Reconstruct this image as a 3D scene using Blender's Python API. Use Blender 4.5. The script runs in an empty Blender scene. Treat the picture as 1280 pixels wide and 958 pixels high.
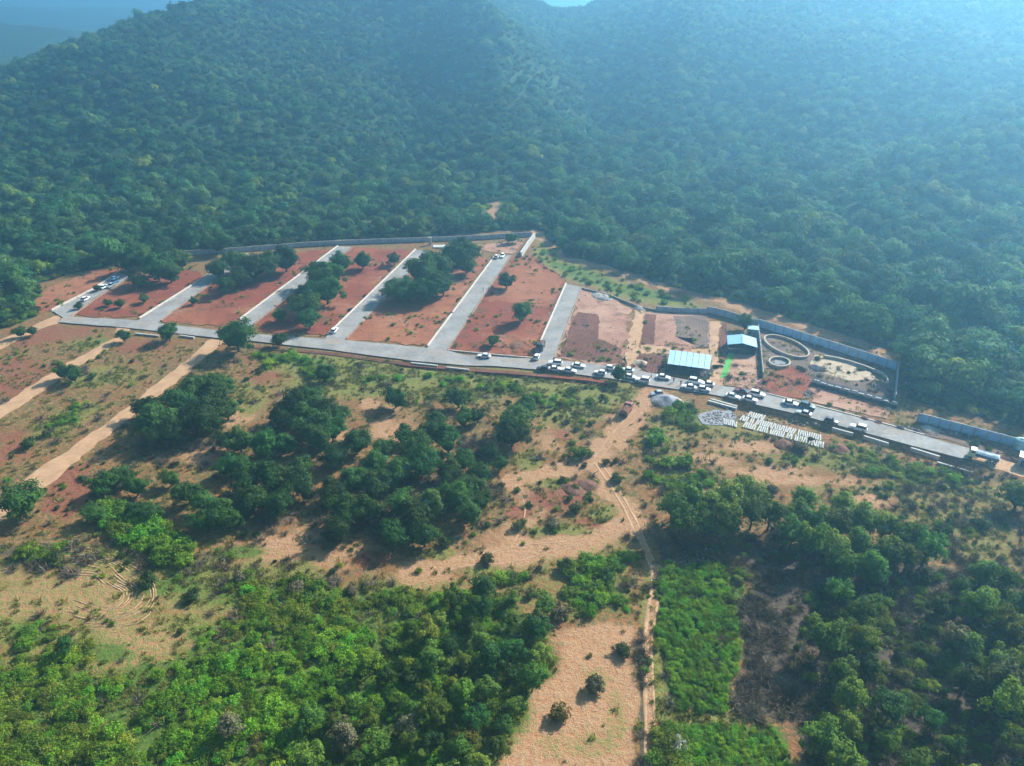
import bpy, bmesh, math, random
import numpy as np
from mathutils import Vector, Matrix, noise as mnoise

# ------------------------------------------------------------------ camera, sky, sun, exposure
scene = bpy.context.scene
C = scene.collection
R = math.radians
CAM_H, FPX = 110.0, 914.0
PITCH = math.atan((479 + 40) / FPX)
cam_d = bpy.data.cameras.new('camera'); cam = bpy.data.objects.new('camera', cam_d); C.objects.link(cam)
cam.location = (0, 0, CAM_H); cam.rotation_euler = (math.pi / 2 - PITCH, 0, 0)
cam_d.sensor_fit = 'HORIZONTAL'; cam_d.sensor_width = 36.0; cam_d.lens = FPX * 36.0 / 1280
cam_d.clip_start = 0.5; cam_d.clip_end = 40000
scene.camera = cam
SUN_AZ, SUN_EL = R(48), R(33)           # azimuth to the right of the view direction (+Y)
world = bpy.data.worlds.new('World'); scene.world = world; world.use_nodes = True
wn = world.node_tree; wn.nodes.clear()
wo = wn.nodes.new('ShaderNodeOutputWorld'); wb = wn.nodes.new('ShaderNodeBackground'); ws = wn.nodes.new('ShaderNodeTexSky')
ws.sky_type = 'NISHITA'; ws.sun_disc = False; ws.sun_elevation = SUN_EL; ws.sun_rotation = SUN_AZ
ws.air_density = 1.0; ws.dust_density = 1.5; ws.ozone_density = 1.5
wb.inputs['Strength'].default_value = 0.05
wn.links.new(ws.outputs[0], wb.inputs[0]); wn.links.new(wb.outputs[0], wo.inputs[0])
sd = bpy.data.lights.new('sun', 'SUN'); sun = bpy.data.objects.new('sun', sd); C.objects.link(sun)
sd.energy = 5.0; sd.angle = R(0.6); sd.color = (1.0, 0.95, 0.86)
to_sun = Vector((math.sin(SUN_AZ) * math.cos(SUN_EL), math.cos(SUN_AZ) * math.cos(SUN_EL), math.sin(SUN_EL)))
sun.rotation_euler = to_sun.to_track_quat('Z', 'Y').to_euler(); sun.location = (200, 100, 300)
vs = scene.view_settings
vs.view_transform = 'Standard'; vs.look = 'None'; vs.exposure = 1.5; vs.gamma = 1.0; vs.use_curve_mapping = False
scene.render.engine = 'CYCLES'
cy = scene.cycles
cy.use_denoising = True
try: cy.denoiser = 'OPENIMAGEDENOISE'
except Exception: pass
cy.max_bounces = 5; cy.diffuse_bounces = 2; cy.transmission_bounces = 2; cy.volume_bounces = 1; cy.glossy_bounces = 2
HAZE_DENSITY = 0.00082

rng = np.random.default_rng(7); random.seed(7)
CP, SP = math.cos(PITCH), math.sin(PITCH)

def P(px, py, z=0.0):
    """World point on the level z that the photograph's pixel (px, py) looks at."""
    u, v = (px - 640) / FPX, (479 - py) / FPX
    s = (CAM_H - z) / (SP - v * CP)
    return Vector((u * s, (CP + v * SP) * s, z))
def depth(px, py, z=0.0):
    v = (479 - py) / FPX
    return (CAM_H - z) / (SP - v * CP)
def PP(lst, z=0.0): return [P(x, y, z) for x, y in lst]

# ------------------------------------------------------------------ object helpers
def obj(name, me, mat=None, parent=None, loc=None, rotz=None):
    o = bpy.data.objects.new(name, me); C.objects.link(o)
    if mat is not None and me is not None and len(me.materials) == 0: me.materials.append(mat)
    if parent is not None: o.parent = parent
    if loc is not None: o.location = loc
    if rotz is not None: o.rotation_euler = (0, 0, rotz)
    return o
def tag(o, label, cat=None, group=None, kind=None):
    o['label'] = label
    if cat: o['category'] = cat
    if group: o['group'] = group
    if kind: o['kind'] = kind
    return o
def empty(name, loc, rotz=0.0):
    o = bpy.data.objects.new(name, None); C.objects.link(o); o.location = loc; o.rotation_euler = (0, 0, rotz)
    o.empty_display_size = 0.3
    return o
def mesh_from(name, verts, faces, smooth=False):
    me = bpy.data.meshes.new(name); me.from_pydata([tuple(v) for v in verts], [], [tuple(f) for f in faces]); me.update()
    if smooth: me.polygons.foreach_set('use_smooth', [True] * len(me.polygons))
    return me
def bm_mesh(name, bm, smooth=False):
    me = bpy.data.meshes.new(name); bm.normal_update(); bm.to_mesh(me); bm.free()
    if smooth: me.polygons.foreach_set('use_smooth', [True] * len(me.polygons))
    return me
def quads_mesh(name, V, nq, attr=None, extra=None, smooth=False):
    """V: (4*nq,3) loose quads; extra=(verts,faces) appended."""
    F = np.arange(4 * nq).reshape(nq, 4)
    if extra is not None:
        ev, ef = extra; off = len(V); V = np.vstack([V, ev])
        nt = len(ef)
    else: ef = np.zeros((0, 3), int); nt = 0; off = 0
    me = bpy.data.meshes.new(name)
    me.vertices.add(len(V)); me.vertices.foreach_set('co', V.astype(np.float32).ravel())
    loops = np.concatenate([F.ravel(), (ef + off).ravel()]).astype(np.int32)
    me.loops.add(len(loops)); me.loops.foreach_set('vertex_index', loops)
    starts = np.concatenate([np.arange(nq) * 4, nq * 4 + np.arange(nt) * 3]).astype(np.int32)
    me.polygons.add(nq + nt); me.polygons.foreach_set('loop_start', starts)
    me.update(calc_edges=True)
    if attr is not None:
        a = me.attributes.new('tint', 'FLOAT', 'POINT')
        if len(attr) < len(V): attr = np.concatenate([attr, np.full(len(V) - len(attr), 0.2)])
        a.data.foreach_set('value', attr.astype(np.float32))
    me.validate()
    return me
def box_bm(bm, cx, cy, cz, sx, sy, sz, rot=None):
    m = Matrix.Translation((cx, cy, cz))
    if rot is not None: m = m @ rot
    m = m @ Matrix.Diagonal((sx, sy, sz, 1))
    return bmesh.ops.create_cube(bm, size=1.0, matrix=m)
def box_mesh(name, sx, sy, sz, z0=0.0, bevel=0.0):
    bm = bmesh.new(); box_bm(bm, 0, 0, z0 + sz / 2, sx, sy, sz)
    if bevel: bmesh.ops.bevel(bm, geom=bm.edges[:], offset=bevel, segments=1, affect='EDGES')
    return bm_mesh(name, bm)
def tube(bm, pts, rad, n=6, cap=True):
    rings = []
    for i, p in enumerate(pts):
        p = Vector(p)
        d = (Vector(pts[min(i + 1, len(pts) - 1)]) - Vector(pts[max(i - 1, 0)])).normalized()
        a = d.orthogonal().normalized(); b = d.cross(a)
        r = rad[i] if isinstance(rad, (list, tuple)) else rad
        rings.append([bm.verts.new(p + (a * math.cos(2 * math.pi * k / n) + b * math.sin(2 * math.pi * k / n)) * r) for k in range(n)])
    for r0, r1 in zip(rings, rings[1:]):
        for k in range(n): bm.faces.new((r0[k], r0[(k + 1) % n], r1[(k + 1) % n], r1[k]))
    if cap:
        bm.faces.new(rings[-1]); bm.faces.new(list(reversed(rings[0])))

# ------------------------------------------------------------------ materials
def mat_new(name):
    m = bpy.data.materials.new(name); m.use_nodes = True
    nt = m.node_tree; nt.nodes.clear()
    out = nt.nodes.new('ShaderNodeOutputMaterial')
    return m, nt, out
class NB:
    def __init__(s, nt): s.nt = nt
    def n(s, t, **kw):
        x = s.nt.nodes.new(t)
        for k, v in kw.items(): setattr(x, k, v)
        return x
    def l(s, a, b): s.nt.links.new(a, b)
    def noise(s, vec, scale, detail=3, rough=0.55):
        x = s.n('ShaderNodeTexNoise'); x.inputs['Scale'].default_value = scale; x.inputs['Detail'].default_value = detail
        x.inputs['Roughness'].default_value = rough; s.l(vec, x.inputs['Vector']); return x.outputs['Fac']
    def math(s, op, a, b=None, clamp=False):
        x = s.n('ShaderNodeMath', operation=op); x.use_clamp = clamp
        for i, v in enumerate((a, b)):
            if v is None: continue
            if isinstance(v, (int, float)): x.inputs[i].default_value = v
            else: s.l(v, x.inputs[i])
        return x.outputs[0]
    def mix(s, f, a, b, blend='MIX'):
        x = s.n('ShaderNodeMix', data_type='RGBA', blend_type=blend)
        if isinstance(f, (int, float)): x.inputs[0].default_value = f
        else: s.l(f, x.inputs[0])
        for i, v in ((6, a), (7, b)):
            if isinstance(v, tuple): x.inputs[i].default_value = (*v, 1)
            else: s.l(v, x.inputs[i])
        return x.outputs[2]
    def step(s, v, lo, hi):
        x = s.n('ShaderNodeMapRange', interpolation_type='SMOOTHSTEP'); s.l(v, x.inputs['Value'])
        x.inputs['From Min'].default_value = lo; x.inputs['From Max'].default_value = hi
        return x.outputs['Result']
    def pos(s): return s.n('ShaderNodeNewGeometry').outputs['Position']
    def objc(s): return s.n('ShaderNodeTexCoord').outputs['Object']
    def bump(s, h, strength, dist):
        x = s.n('ShaderNodeBump'); x.inputs['Strength'].default_value = strength; x.inputs['Distance'].default_value = dist
        s.l(h, x.inputs['Height']); return x.outputs['Normal']
    def bsdf(s, col, rough=0.9, spec=0.2, normal=None, metal=0.0):
        x = s.n('ShaderNodeBsdfPrincipled')
        if isinstance(col, tuple): x.inputs['Base Color'].default_value = (*col, 1)
        else: s.l(col, x.inputs['Base Color'])
        x.inputs['Roughness'].default_value = rough; x.inputs['Specular IOR Level'].default_value = spec; x.inputs['Metallic'].default_value = metal
        if normal is not None: s.l(normal, x.inputs['Normal'])
        return x.outputs[0]

def leaf_mat(name, dark, light, alt, trans=0.4):
    m, nt, out = mat_new(name); b = NB(nt)
    at = b.n('ShaderNodeAttribute', attribute_name='tint').outputs['Fac']
    rnd = b.n('ShaderNodeObjectInfo').outputs['Random']
    col = b.mix(at, dark, light)
    pn = b.noise(b.pos(), 0.03, 4, 0.65)
    col = b.mix(b.math('MULTIPLY', b.step(b.math('ADD', rnd, b.math('MULTIPLY', b.math('SUBTRACT', pn, 0.5), 1.6)), 0.3, 1.0), 0.8), col, alt)
    hv = b.n('ShaderNodeHueSaturation'); b.l(col, hv.inputs['Color'])
    b.l(b.math('ADD', b.math('MULTIPLY', b.math('FRACT', b.math('MULTIPLY', rnd, 7.31)), 0.85), 0.55), hv.inputs['Value'])
    b.l(b.math('ADD', b.math('MULTIPLY', b.math('FRACT', b.math('MULTIPLY', rnd, 3.77)), 0.05), 0.475), hv.inputs['Hue'])
    hv.inputs['Saturation'].default_value = 1.0
    c = hv.outputs[0]
    d = b.bsdf(c, 0.7, 0.1)
    t = b.n('ShaderNodeBsdfTranslucent'); b.l(c, t.inputs['Color'])
    mx = b.n('ShaderNodeMixShader'); mx.inputs[0].default_value = trans
    b.l(d, mx.inputs[1]); b.l(t.outputs[0], mx.inputs[2]); b.l(mx.outputs[0], out.inputs[0])
    return m
def plain_mat(name, col, rough=0.85, var=0.25, scale=0.8, spec=0.25, bump=0.0, bscale=6.0, metal=0.0, dirt=None):
    m, nt, out = mat_new(name); b = NB(nt); p = b.pos()
    n1 = b.noise(p, scale, 4); n2 = b.noise(p, scale * 7, 3)
    f = b.math('ADD', b.math('MULTIPLY', n1, 0.6), b.math('MULTIPLY', n2, 0.4))
    c = b.mix(b.step(f, 0.3, 0.7), tuple(x * (1 - var) for x in col), tuple(min(1, x * (1 + var)) for x in col))
    if dirt: c = b.mix(b.math('MULTIPLY', b.step(b.noise(p, scale * 2.3, 5), 0.48, 0.72), 0.7), c, dirt)
    nrm = b.bump(b.noise(p, bscale, 4), bump, 0.2) if bump else None
    b.l(b.bsdf(c, rough, spec, nrm, metal), out.inputs[0])
    return m
def paint_mat(name, col, rough=0.3, spec=0.5, metal=0.0):
    m, nt, out = mat_new(name); b = NB(nt)
    n = b.noise(b.objc(), 3.0, 3)
    c = b.mix(b.step(n, 0.35, 0.75), col, tuple(x * 0.86 + 0.01 for x in col))
    b.l(b.bsdf(c, rough, spec, None, metal), out.inputs[0])
    return m

M = {}
M['leaf_grove'] = leaf_mat('leaf_grove', (0.024, 0.066, 0.014), (0.066, 0.150, 0.028), (0.056, 0.120, 0.020))
M['leaf_forest'] = leaf_mat('leaf_forest', (0.018, 0.068, 0.020), (0.075, 0.200, 0.050), (0.110, 0.195, 0.046))
M['leaf_wood'] = leaf_mat('leaf_wood', (0.042, 0.100, 0.014), (0.150, 0.260, 0.034), (0.185, 0.235, 0.034))
M['leaf_scrub'] = leaf_mat('leaf_scrub', (0.070, 0.145, 0.012), (0.190, 0.300, 0.024), (0.230, 0.245, 0.030))
M['leaf_bright'] = leaf_mat('leaf_bright', (0.085, 0.220, 0.014), (0.200, 0.380, 0.026), (0.200, 0.320, 0.024))
M['leaf_bush'] = leaf_mat('leaf_bush', (0.032, 0.066, 0.016), (0.080, 0.120, 0.028), (0.110, 0.105, 0.036))
M['leaf_olive'] = leaf_mat('leaf_olive', (0.120, 0.110, 0.018), (0.210, 0.190, 0.028), (0.180, 0.180, 0.030))
M['leaf_grey'] = leaf_mat('leaf_grey', (0.085, 0.080, 0.038), (0.160, 0.145, 0.075), (0.130, 0.105, 0.055), 0.25)
M['leaf_white'] = leaf_mat('leaf_white', (0.450, 0.440, 0.400), (0.700, 0.690, 0.650), (0.550, 0.540, 0.480), 0.2)
M['twig'] = leaf_mat('twig', (0.100, 0.076, 0.052), (0.200, 0.155, 0.108), (0.160, 0.115, 0.075), 0.05)
M['grass_blade'] = leaf_mat('grass_blade', (0.130, 0.165, 0.026), (0.270, 0.260, 0.055), (0.290, 0.235, 0.075), 0.4)
M['bark'] = plain_mat('bark', (0.10, 0.075, 0.055), 0.95, 0.35, 2.0, 0.1)
M['road'] = plain_mat('road', (0.250, 0.240, 0.226), 0.9, 0.30, 0.14, 0.15, 0.15, 8.0, dirt=(0.29, 0.235, 0.185))
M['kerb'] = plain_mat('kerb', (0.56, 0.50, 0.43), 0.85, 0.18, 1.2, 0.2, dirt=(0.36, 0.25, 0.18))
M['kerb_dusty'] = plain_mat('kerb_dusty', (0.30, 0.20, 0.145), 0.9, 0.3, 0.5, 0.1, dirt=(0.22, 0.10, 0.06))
M['shade_navy'] = plain_mat('shade_navy', (0.035, 0.055, 0.095), 0.8, 0.2, 0.5, 0.2)  # shed panels: the shade inside the open sheds is put into this colour
M['dust'] = plain_mat('dust', (0.285, 0.245, 0.21), 0.95, 0.15, 0.5, 0.1, dirt=(0.27, 0.19, 0.14))
M['bank'] = plain_mat('bank', (0.13, 0.075, 0.055), 0.95, 0.4, 0.6, 0.1, 0.6, 2.0)
M['dirt_road'] = plain_mat('dirt_road', (0.42, 0.255, 0.145), 0.95, 0.18, 0.25, 0.1, 0.4, 3.0, dirt=(0.33, 0.175, 0.095))
M['ridge'] = plain_mat('ridge', (0.36, 0.22, 0.13), 0.95, 0.3, 0.5, 0.1, 0.4, 3.0, dirt=(0.22, 0.14, 0.08))
M['rut_tan'] = plain_mat('rut_tan', (0.40, 0.245, 0.14), 0.95, 0.25, 0.3, 0.1, 0.4, 3.0, dirt=(0.24, 0.17, 0.08))
M['concrete'] = plain_mat('concrete', (0.36, 0.355, 0.35), 0.9, 0.2, 0.5, 0.2, 0.2, 5.0, dirt=(0.24, 0.22, 0.20))
M['wall_panel'] = plain_mat('wall_panel', (0.46, 0.48, 0.52), 0.9, 0.18, 0.5, 0.2, dirt=(0.23, 0.21, 0.20))
M['wall_shade_blue'] = plain_mat('wall_shade_blue', (0.34, 0.54, 0.74), 0.85, 0.16, 0.4, 0.2, dirt=(0.30, 0.40, 0.50))  # precast wall with the blue of its shaded faces painted in
M['white_slab'] = plain_mat('white_slab', (0.45, 0.445, 0.41), 0.85, 0.2, 1.5, 0.2, dirt=(0.29, 0.27, 0.22))
M['cream'] = plain_mat('cream', (0.46, 0.385, 0.30), 0.85, 0.16, 1.0, 0.2, dirt=(0.33, 0.24, 0.17))
M['blue_roof'] = plain_mat('blue_roof', (0.19, 0.41, 0.66), 0.5, 0.12, 0.4, 0.5)
M['blue_roof_b'] = plain_mat('blue_roof_b', (0.17, 0.38, 0.62), 0.5, 0.12, 0.4, 0.5)
M['steel'] = plain_mat('steel', (0.22, 0.24, 0.27), 0.5, 0.15, 1.0, 0.4, metal=0.4)
M['teal'] = plain_mat('teal', (0.16, 0.36, 0.33), 0.6, 0.15, 0.8, 0.4)
M['pale_teal'] = plain_mat('pale_teal', (0.28, 0.44, 0.46), 0.6, 0.15, 0.8, 0.4)
M['green_carpet'] = plain_mat('green_carpet', (0.10, 0.36, 0.09), 0.95, 0.2, 0.6, 0.1)
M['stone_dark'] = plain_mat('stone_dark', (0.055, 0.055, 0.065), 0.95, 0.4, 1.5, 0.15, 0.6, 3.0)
M['stone_pale'] = plain_mat('stone_pale', (0.30, 0.27, 0.245), 0.95, 0.4, 1.0, 0.15)
M['gravel_grey'] = plain_mat('gravel_grey', (0.25, 0.25, 0.27), 0.95, 0.3, 1.2, 0.15, 0.8, 4.0)
M['sand_pale'] = plain_mat('sand_pale', (0.43, 0.335, 0.235), 0.95, 0.15, 0.4, 0.1, 0.3, 3.0, dirt=(0.30, 0.22, 0.15))
M['soil_heap'] = plain_mat('soil_heap', (0.15, 0.075, 0.05), 0.95, 0.35, 1.2, 0.1, 0.8, 3.0)
M['white_paint'] = paint_mat('white_paint', (0.80, 0.80, 0.80))
M['silver_paint'] = paint_mat('silver_paint', (0.50, 0.52, 0.54), 0.3, 0.5, 0.5)
M['dark_paint'] = paint_mat('dark_paint', (0.03, 0.032, 0.038))
M['maroon_paint'] = paint_mat('maroon_paint', (0.13, 0.015, 0.025))
M['teal_paint'] = paint_mat('teal_paint', (0.02, 0.09, 0.11))
M['blue_paint'] = paint_mat('blue_paint', (0.05, 0.16, 0.30))
M['rust_paint'] = paint_mat('rust_paint', (0.24, 0.075, 0.05), 0.6)
M['cab_paint'] = paint_mat('cab_paint', (0.72, 0.76, 0.52), 0.4)
M['tarp'] = plain_mat('tarp', (0.30, 0.40, 0.46), 0.7, 0.2, 0.8)
M['glass'] = paint_mat('glass', (0.015, 0.018, 0.022), 0.08, 0.6)
M['tyre'] = paint_mat('tyre', (0.02, 0.02, 0.02), 0.8, 0.2)
M['rim'] = paint_mat('rim', (0.45, 0.45, 0.46), 0.35, 0.5, 0.7)
M['lamp'] = paint_mat('lamp', (0.75, 0.75, 0.70), 0.15, 0.5)
M['tail'] = paint_mat('tail', (0.45, 0.02, 0.02), 0.25, 0.5)

def soil_mat(name, base, alt, dark, furrow=0.0, ang=0.0):
    m, nt, out = mat_new(name); b = NB(nt); p = b.pos()
    big = b.noise(p, 0.035, 5, 0.6); mid = b.noise(p, 0.22, 4); fine = b.noise(p, 1.6, 4)
    c = b.mix(b.step(big, 0.40, 0.62), base, alt)
    c = b.mix(b.math('MULTIPLY', b.step(b.math('ADD', b.math('MULTIPLY', mid, 0.65), b.math('MULTIPLY', fine, 0.35)), 0.47, 0.62), 0.8), c, dark)
    c = b.mix(b.math('MULTIPLY', b.step(fine, 0.50, 0.68), 0.45), c, tuple(min(1, x * 1.45) for x in alt))
    wash = b.noise(p, 0.07, 6, 0.7)
    c = b.mix(b.math('MULTIPLY', b.step(wash, 0.54, 0.68), 0.42), c, (0.345, 0.185, 0.105))
    c = b.mix(b.math('MULTIPLY', b.step(b.noise(p, 0.11, 6, 0.7), 0.57, 0.68), 0.65), c, (0.105, 0.085, 0.034))
    h = b.math('ADD', b.math('MULTIPLY', mid, 0.7), b.math('MULTIPLY', fine, 0.5))
    if furrow:
        mp = b.n('ShaderNodeMapping'); mp.inputs['Rotation'].default_value = (0, 0, ang); b.l(p, mp.inputs['Vector'])
        wv = b.n('ShaderNodeTexWave'); wv.inputs['Scale'].default_value = 0.28; wv.inputs['Distortion'].default_value = 2.5; wv.inputs['Detail'].default_value = 3
        b.l(mp.outputs[0], wv.inputs['Vector'])
        h = b.math('ADD', h, b.math('MULTIPLY', wv.outputs['Fac'], furrow))
        c = b.mix(b.math('MULTIPLY', b.step(wv.outputs['Fac'], 0.55, 1.0), 0.22), c, dark)
    b.l(b.bsdf(c, 0.95, 0.1, b.bump(h, 0.7, 0.5)), out.inputs[0])
    return m
M['soil_red'] = soil_mat('soil_red', (0.200, 0.050, 0.026), (0.262, 0.088, 0.042), (0.120, 0.040, 0.026), 0.12, 0.6)
M['soil_orange'] = soil_mat('soil_orange', (0.245, 0.080, 0.036), (0.300, 0.120, 0.058), (0.170, 0.060, 0.034), 0.10, 0.9)
M['soil_brown'] = soil_mat('soil_brown', (0.125, 0.050, 0.034), (0.165, 0.068, 0.045), (0.085, 0.036, 0.028), 0.08, 0.3)
M['soil_pink'] = soil_mat('soil_pink', (0.300, 0.150, 0.100), (0.410, 0.250, 0.170), (0.190, 0.080, 0.052), 0.10, 1.2)
M['soil_grey'] = soil_mat('soil_grey', (0.130, 0.095, 0.075), (0.180, 0.120, 0.090), (0.085, 0.066, 0.055), 0.06, 0.2)

def ground_mat():
    m, nt, out = mat_new('ground'); b = NB(nt); p = b.pos()
    a1 = b.n('ShaderNodeAttribute', attribute_name='cover_a'); a2 = b.n('ShaderNodeAttribute', attribute_name='cover_b')
    s1 = b.n('ShaderNodeSeparateColor'); b.l(a1.outputs['Color'], s1.inputs[0])
    s2 = b.n('ShaderNodeSeparateColor'); b.l(a2.outputs['Color'], s2.inputs[0])
    grass, green, red = s1.outputs[0], s1.outputs[1], s1.outputs[2]
    dark, pale, forest = s2.outputs[0], s2.outputs[1], s2.outputs[2]
    big = b.noise(p, 0.03, 5, 0.6); mid = b.noise(p, 0.16, 5, 0.65); fine = b.noise(p, 0.9, 5, 0.65); vf = b.noise(p, 4.0, 3, 0.6)
    base = b.mix(b.step(mid, 0.38, 0.62), (0.225, 0.105, 0.040), (0.325, 0.170, 0.068))
    base = b.mix(b.math('MULTIPLY', b.step(big, 0.48, 0.66), 0.7), base, (0.270, 0.115, 0.062))
    base = b.mix(b.math('MULTIPLY', b.step(b.math('ADD', b.math('MULTIPLY', fine, 0.6), b.math('MULTIPLY', mid, 0.4)), 0.45, 0.55), 0.85), base, (0.105, 0.095, 0.034))
    def lay(c, w, nz, col_a, col_b, hard=0.22, amp=0.9):
        f = b.step(b.math('ADD', w, b.math('MULTIPLY', b.math('SUBTRACT', nz, 0.5), amp)), 0.5 - hard, 0.5 + hard)
        colr = b.mix(b.step(fine, 0.36, 0.64), col_a, col_b)
        return b.mix(f, c, colr)
    c = lay(base, red, mid, (0.190, 0.062, 0.036), (0.270, 0.105, 0.060))
    c = lay(c, dark, fine, (0.060, 0.046, 0.036), (0.115, 0.088, 0.065))
    c = lay(c, pale, mid, (0.335, 0.165, 0.080), (0.455, 0.275, 0.150), 0.3, 1.7)
    c = lay(c, grass, fine, (0.120, 0.130, 0.030), (0.235, 0.215, 0.058), 0.25, 1.5)
    c = lay(c, green, fine, (0.045, 0.095, 0.014), (0.105, 0.175, 0.026), 0.25, 1.2)
    c = b.mix(b.math('MULTIPLY', b.step(b.math('ADD', b.math('MULTIPLY', vf, 0.55), b.math('MULTIPLY', fine, 0.45)), 0.48, 0.58), 0.42), c, (0.095, 0.066, 0.036))
    c = lay(c, forest, mid, (0.022, 0.048, 0.018), (0.045, 0.080, 0.026), 0.2, 0.5)
    h = b.math('ADD', b.math('MULTIPLY', fine, 0.8), b.math('MULTIPLY', vf, 0.3))
    b.l(b.bsdf(c, 0.95, 0.1, b.bump(h, 0.8, 0.6)), out.inputs[0])
    return m
M['ground'] = ground_mat()

# ------------------------------------------------------------------ terrain
RIDGES = [
    ([(-760, 430, 14, 160), (-430, 490, 15, 180), (-350, 545, 33, 220), (-258, 668, 72, 300), (-162, 850, 104, 400), (-62, 960, 90, 300), (50, 1120, 46, 230)]),
    ([(-140, 860, 102, 260), (-58, 740, 88, 165), (-14, 620, 64, 105), (-4, 500, 30, 75), (5, 415, 3, 50)]),
    ([(130, 1150, 42, 260), (240, 1000, 104, 330), (400, 920, 158, 560), (630, 820, 190, 580), (950, 680, 200, 560), (1300, 520, 180, 500)]),
    ([(150, 335, 3, 60), (215, 365, 17, 75), (300, 430, 44, 100), (440, 540, 90, 140), (600, 680, 145, 180)]),
    ([(105, 520, 14, 55), (125, 590, 44, 75), (160, 720, 82, 110), (205, 860, 104, 150), (250, 1000, 112, 200)]),
    ([(165, 450, 5, 60), (220, 540, 36, 85), (290, 660, 82, 120), (370, 790, 130, 170)]),
]
def ridge_h(X, Y, pts):
    best = np.zeros_like(X)
    for (x0, y0, h0, w0), (x1, y1, h1, w1) in zip(pts, pts[1:]):
        dx, dy = x1 - x0, y1 - y0
        t = np.clip(((X - x0) * dx + (Y - y0) * dy) / (dx * dx + dy * dy), 0, 1)
        d = np.hypot(X - x0 - t * dx, Y - y0 - t * dy)
        p = np.clip(1 - d / (w0 + (w1 - w0) * t), 0, 1)
        best = np.maximum(best, (h0 + (h1 - h0) * t) * (0.45 * p * p * (3 - 2 * p) + 0.55 * p * np.minimum(1, p * 3)))
    return best
def vnoise(X, Y, scale, seed=0):
    x = X / scale; y = Y / scale
    xi = np.floor(x).astype(np.int64); yi = np.floor(y).astype(np.int64); fx = x - xi; fy = y - yi
    fx = fx * fx * (3 - 2 * fx); fy = fy * fy * (3 - 2 * fy)
    def h(a, b):
        n = (a * 374761393 + b * 668265263 + seed * 1442695041) & 0xffffffff
        n = ((n ^ (n >> 13)) * 1274126177) & 0xffffffff
        return ((n ^ (n >> 16)) & 0xffff) / 65535.0
    return (h(xi, yi) * (1 - fx) + h(xi + 1, yi) * fx) * (1 - fy) + (h(xi, yi + 1) * (1 - fx) + h(xi + 1, yi + 1) * fx) * fy
def hills_h(X, Y):
    a = [ridge_h(X, Y, r) for r in RIDGES]
    h = sum(q ** 7 for q in a) ** (1 / 7)
    n = (vnoise(X, Y, 95, 1) - 0.5) * 0.34 + (vnoise(X, Y, 40, 2) - 0.5) * 0.16
    return np.maximum(h * (1 + n), 0)
def seg_dist(X, Y, pts):
    best = np.full(X.shape, 1e9)
    for a, b in zip(pts, pts[1:]):
        dx, dy = b[0] - a[0], b[1] - a[1]; L = dx * dx + dy * dy + 1e-9
        t = np.clip(((X - a[0]) * dx + (Y - a[1]) * dy) / L, 0, 1)
        best = np.minimum(best, np.hypot(X - a[0] - t * dx, Y - a[1] - t * dy))
    return best
def inside(X, Y, poly):
    r = np.zeros(X.shape, bool); n = len(poly)
    for i in range(n):
        x0, y0 = poly[i][0], poly[i][1]; x1, y1 = poly[(i + 1) % n][0], poly[(i + 1) % n][1]
        if y0 == y1: continue
        c = ((y0 > Y) != (y1 > Y)) & (X < (x1 - x0) * (Y - y0) / (y1 - y0) + x0)
        r ^= c
    return r
# front edge of the forest, from the left of the picture to the right
FOREST_EDGE = PP([(-260, 480), (0, 412), (46, 396), (52, 372), (48, 354), (100, 340), (150, 330), (230, 316), (300, 309), (400, 301), (540, 295), (600, 291),
                  (655, 287), (680, 296), (702, 318), (760, 334), (840, 360), (900, 371), (960, 389), (1040, 414), (1126, 444), (1136, 500), (1180, 510), (1280, 536), (1420, 580), (1700, 680)])
FOREST_POLY = [(-900, FOREST_EDGE[0].y)] + [(p.x, p.y) for p in FOREST_EDGE] + [(1700, FOREST_EDGE[-1].y), (1700, 1600), (-900, 1600)]
DRAIN = PP([(500, 455.5), (560, 462), (640, 469), (700, 473), (760, 480)])
DRAIN2 = PP([(925, 508), (1000, 527), (1070, 546), (1138, 565), (1210, 581)])
def micro(X, Y):
    near = np.clip((340 - np.abs(Y - 150)) / 60, 0, 1)
    return ((vnoise(X, Y, 7, 5) - 0.5) * 0.10 + (vnoise(X, Y, 2.6, 6) - 0.5) * 0.08) * near
def ground_h(X, Y):
    h = hills_h(X, Y) + micro(X, Y)
    d = np.minimum(seg_dist(X, Y, DRAIN) / 1.3, seg_dist(X, Y, DRAIN2) / 1.7)
    h = h - 1.25 * np.clip(1.5 - d, 0, 1)
    # berms of pushed-up soil beside the cleared ground
    return h
def gh(x, y): return float(ground_h(np.array([float(x)]), np.array([float(y)]))[0])

def axis(a0, a1, step, lo, hi, grow=1.16, maxs=400):
    v = list(np.arange(a0, a1 + step * 0.5, step)); s = step
    while v[-1] < hi: s = min(s * grow, maxs); v.append(v[-1] + s)
    s = step; w = []
    x = a0
    while x > lo: s = min(s * grow, maxs); x -= s; w.append(x)
    return np.array(w[::-1] + v)
xs = axis(-205, 205, 0.72, -6500, 6500, 1.05)
ys = axis(64, 330, 0.72, -900, 7500, 1.045)
GX, GY = np.meshgrid(xs, ys); NX, NY = len(xs), len(ys)
FX, FY = GX.ravel(), GY.ravel()
FZ = ground_h(FX, FY)
W = {k: np.zeros(FX.shape) for k in ('grass', 'green', 'red', 'dark', 'pale', 'forest')}
def paint(layer, sel, val, mode='max'):
    W[layer][sel] = np.maximum(W[layer][sel], val) if mode == 'max' else np.minimum(W[layer][sel], val)
def bbox(pts, pad):
    x0 = min(p[0] for p in pts) - pad; x1 = max(p[0] for p in pts) + pad; y0 = min(p[1] for p in pts) - pad; y1 = max(p[1] for p in pts) + pad
    return np.nonzero((FX > x0) & (FX < x1) & (FY > y0) & (FY < y1))[0]
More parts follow.
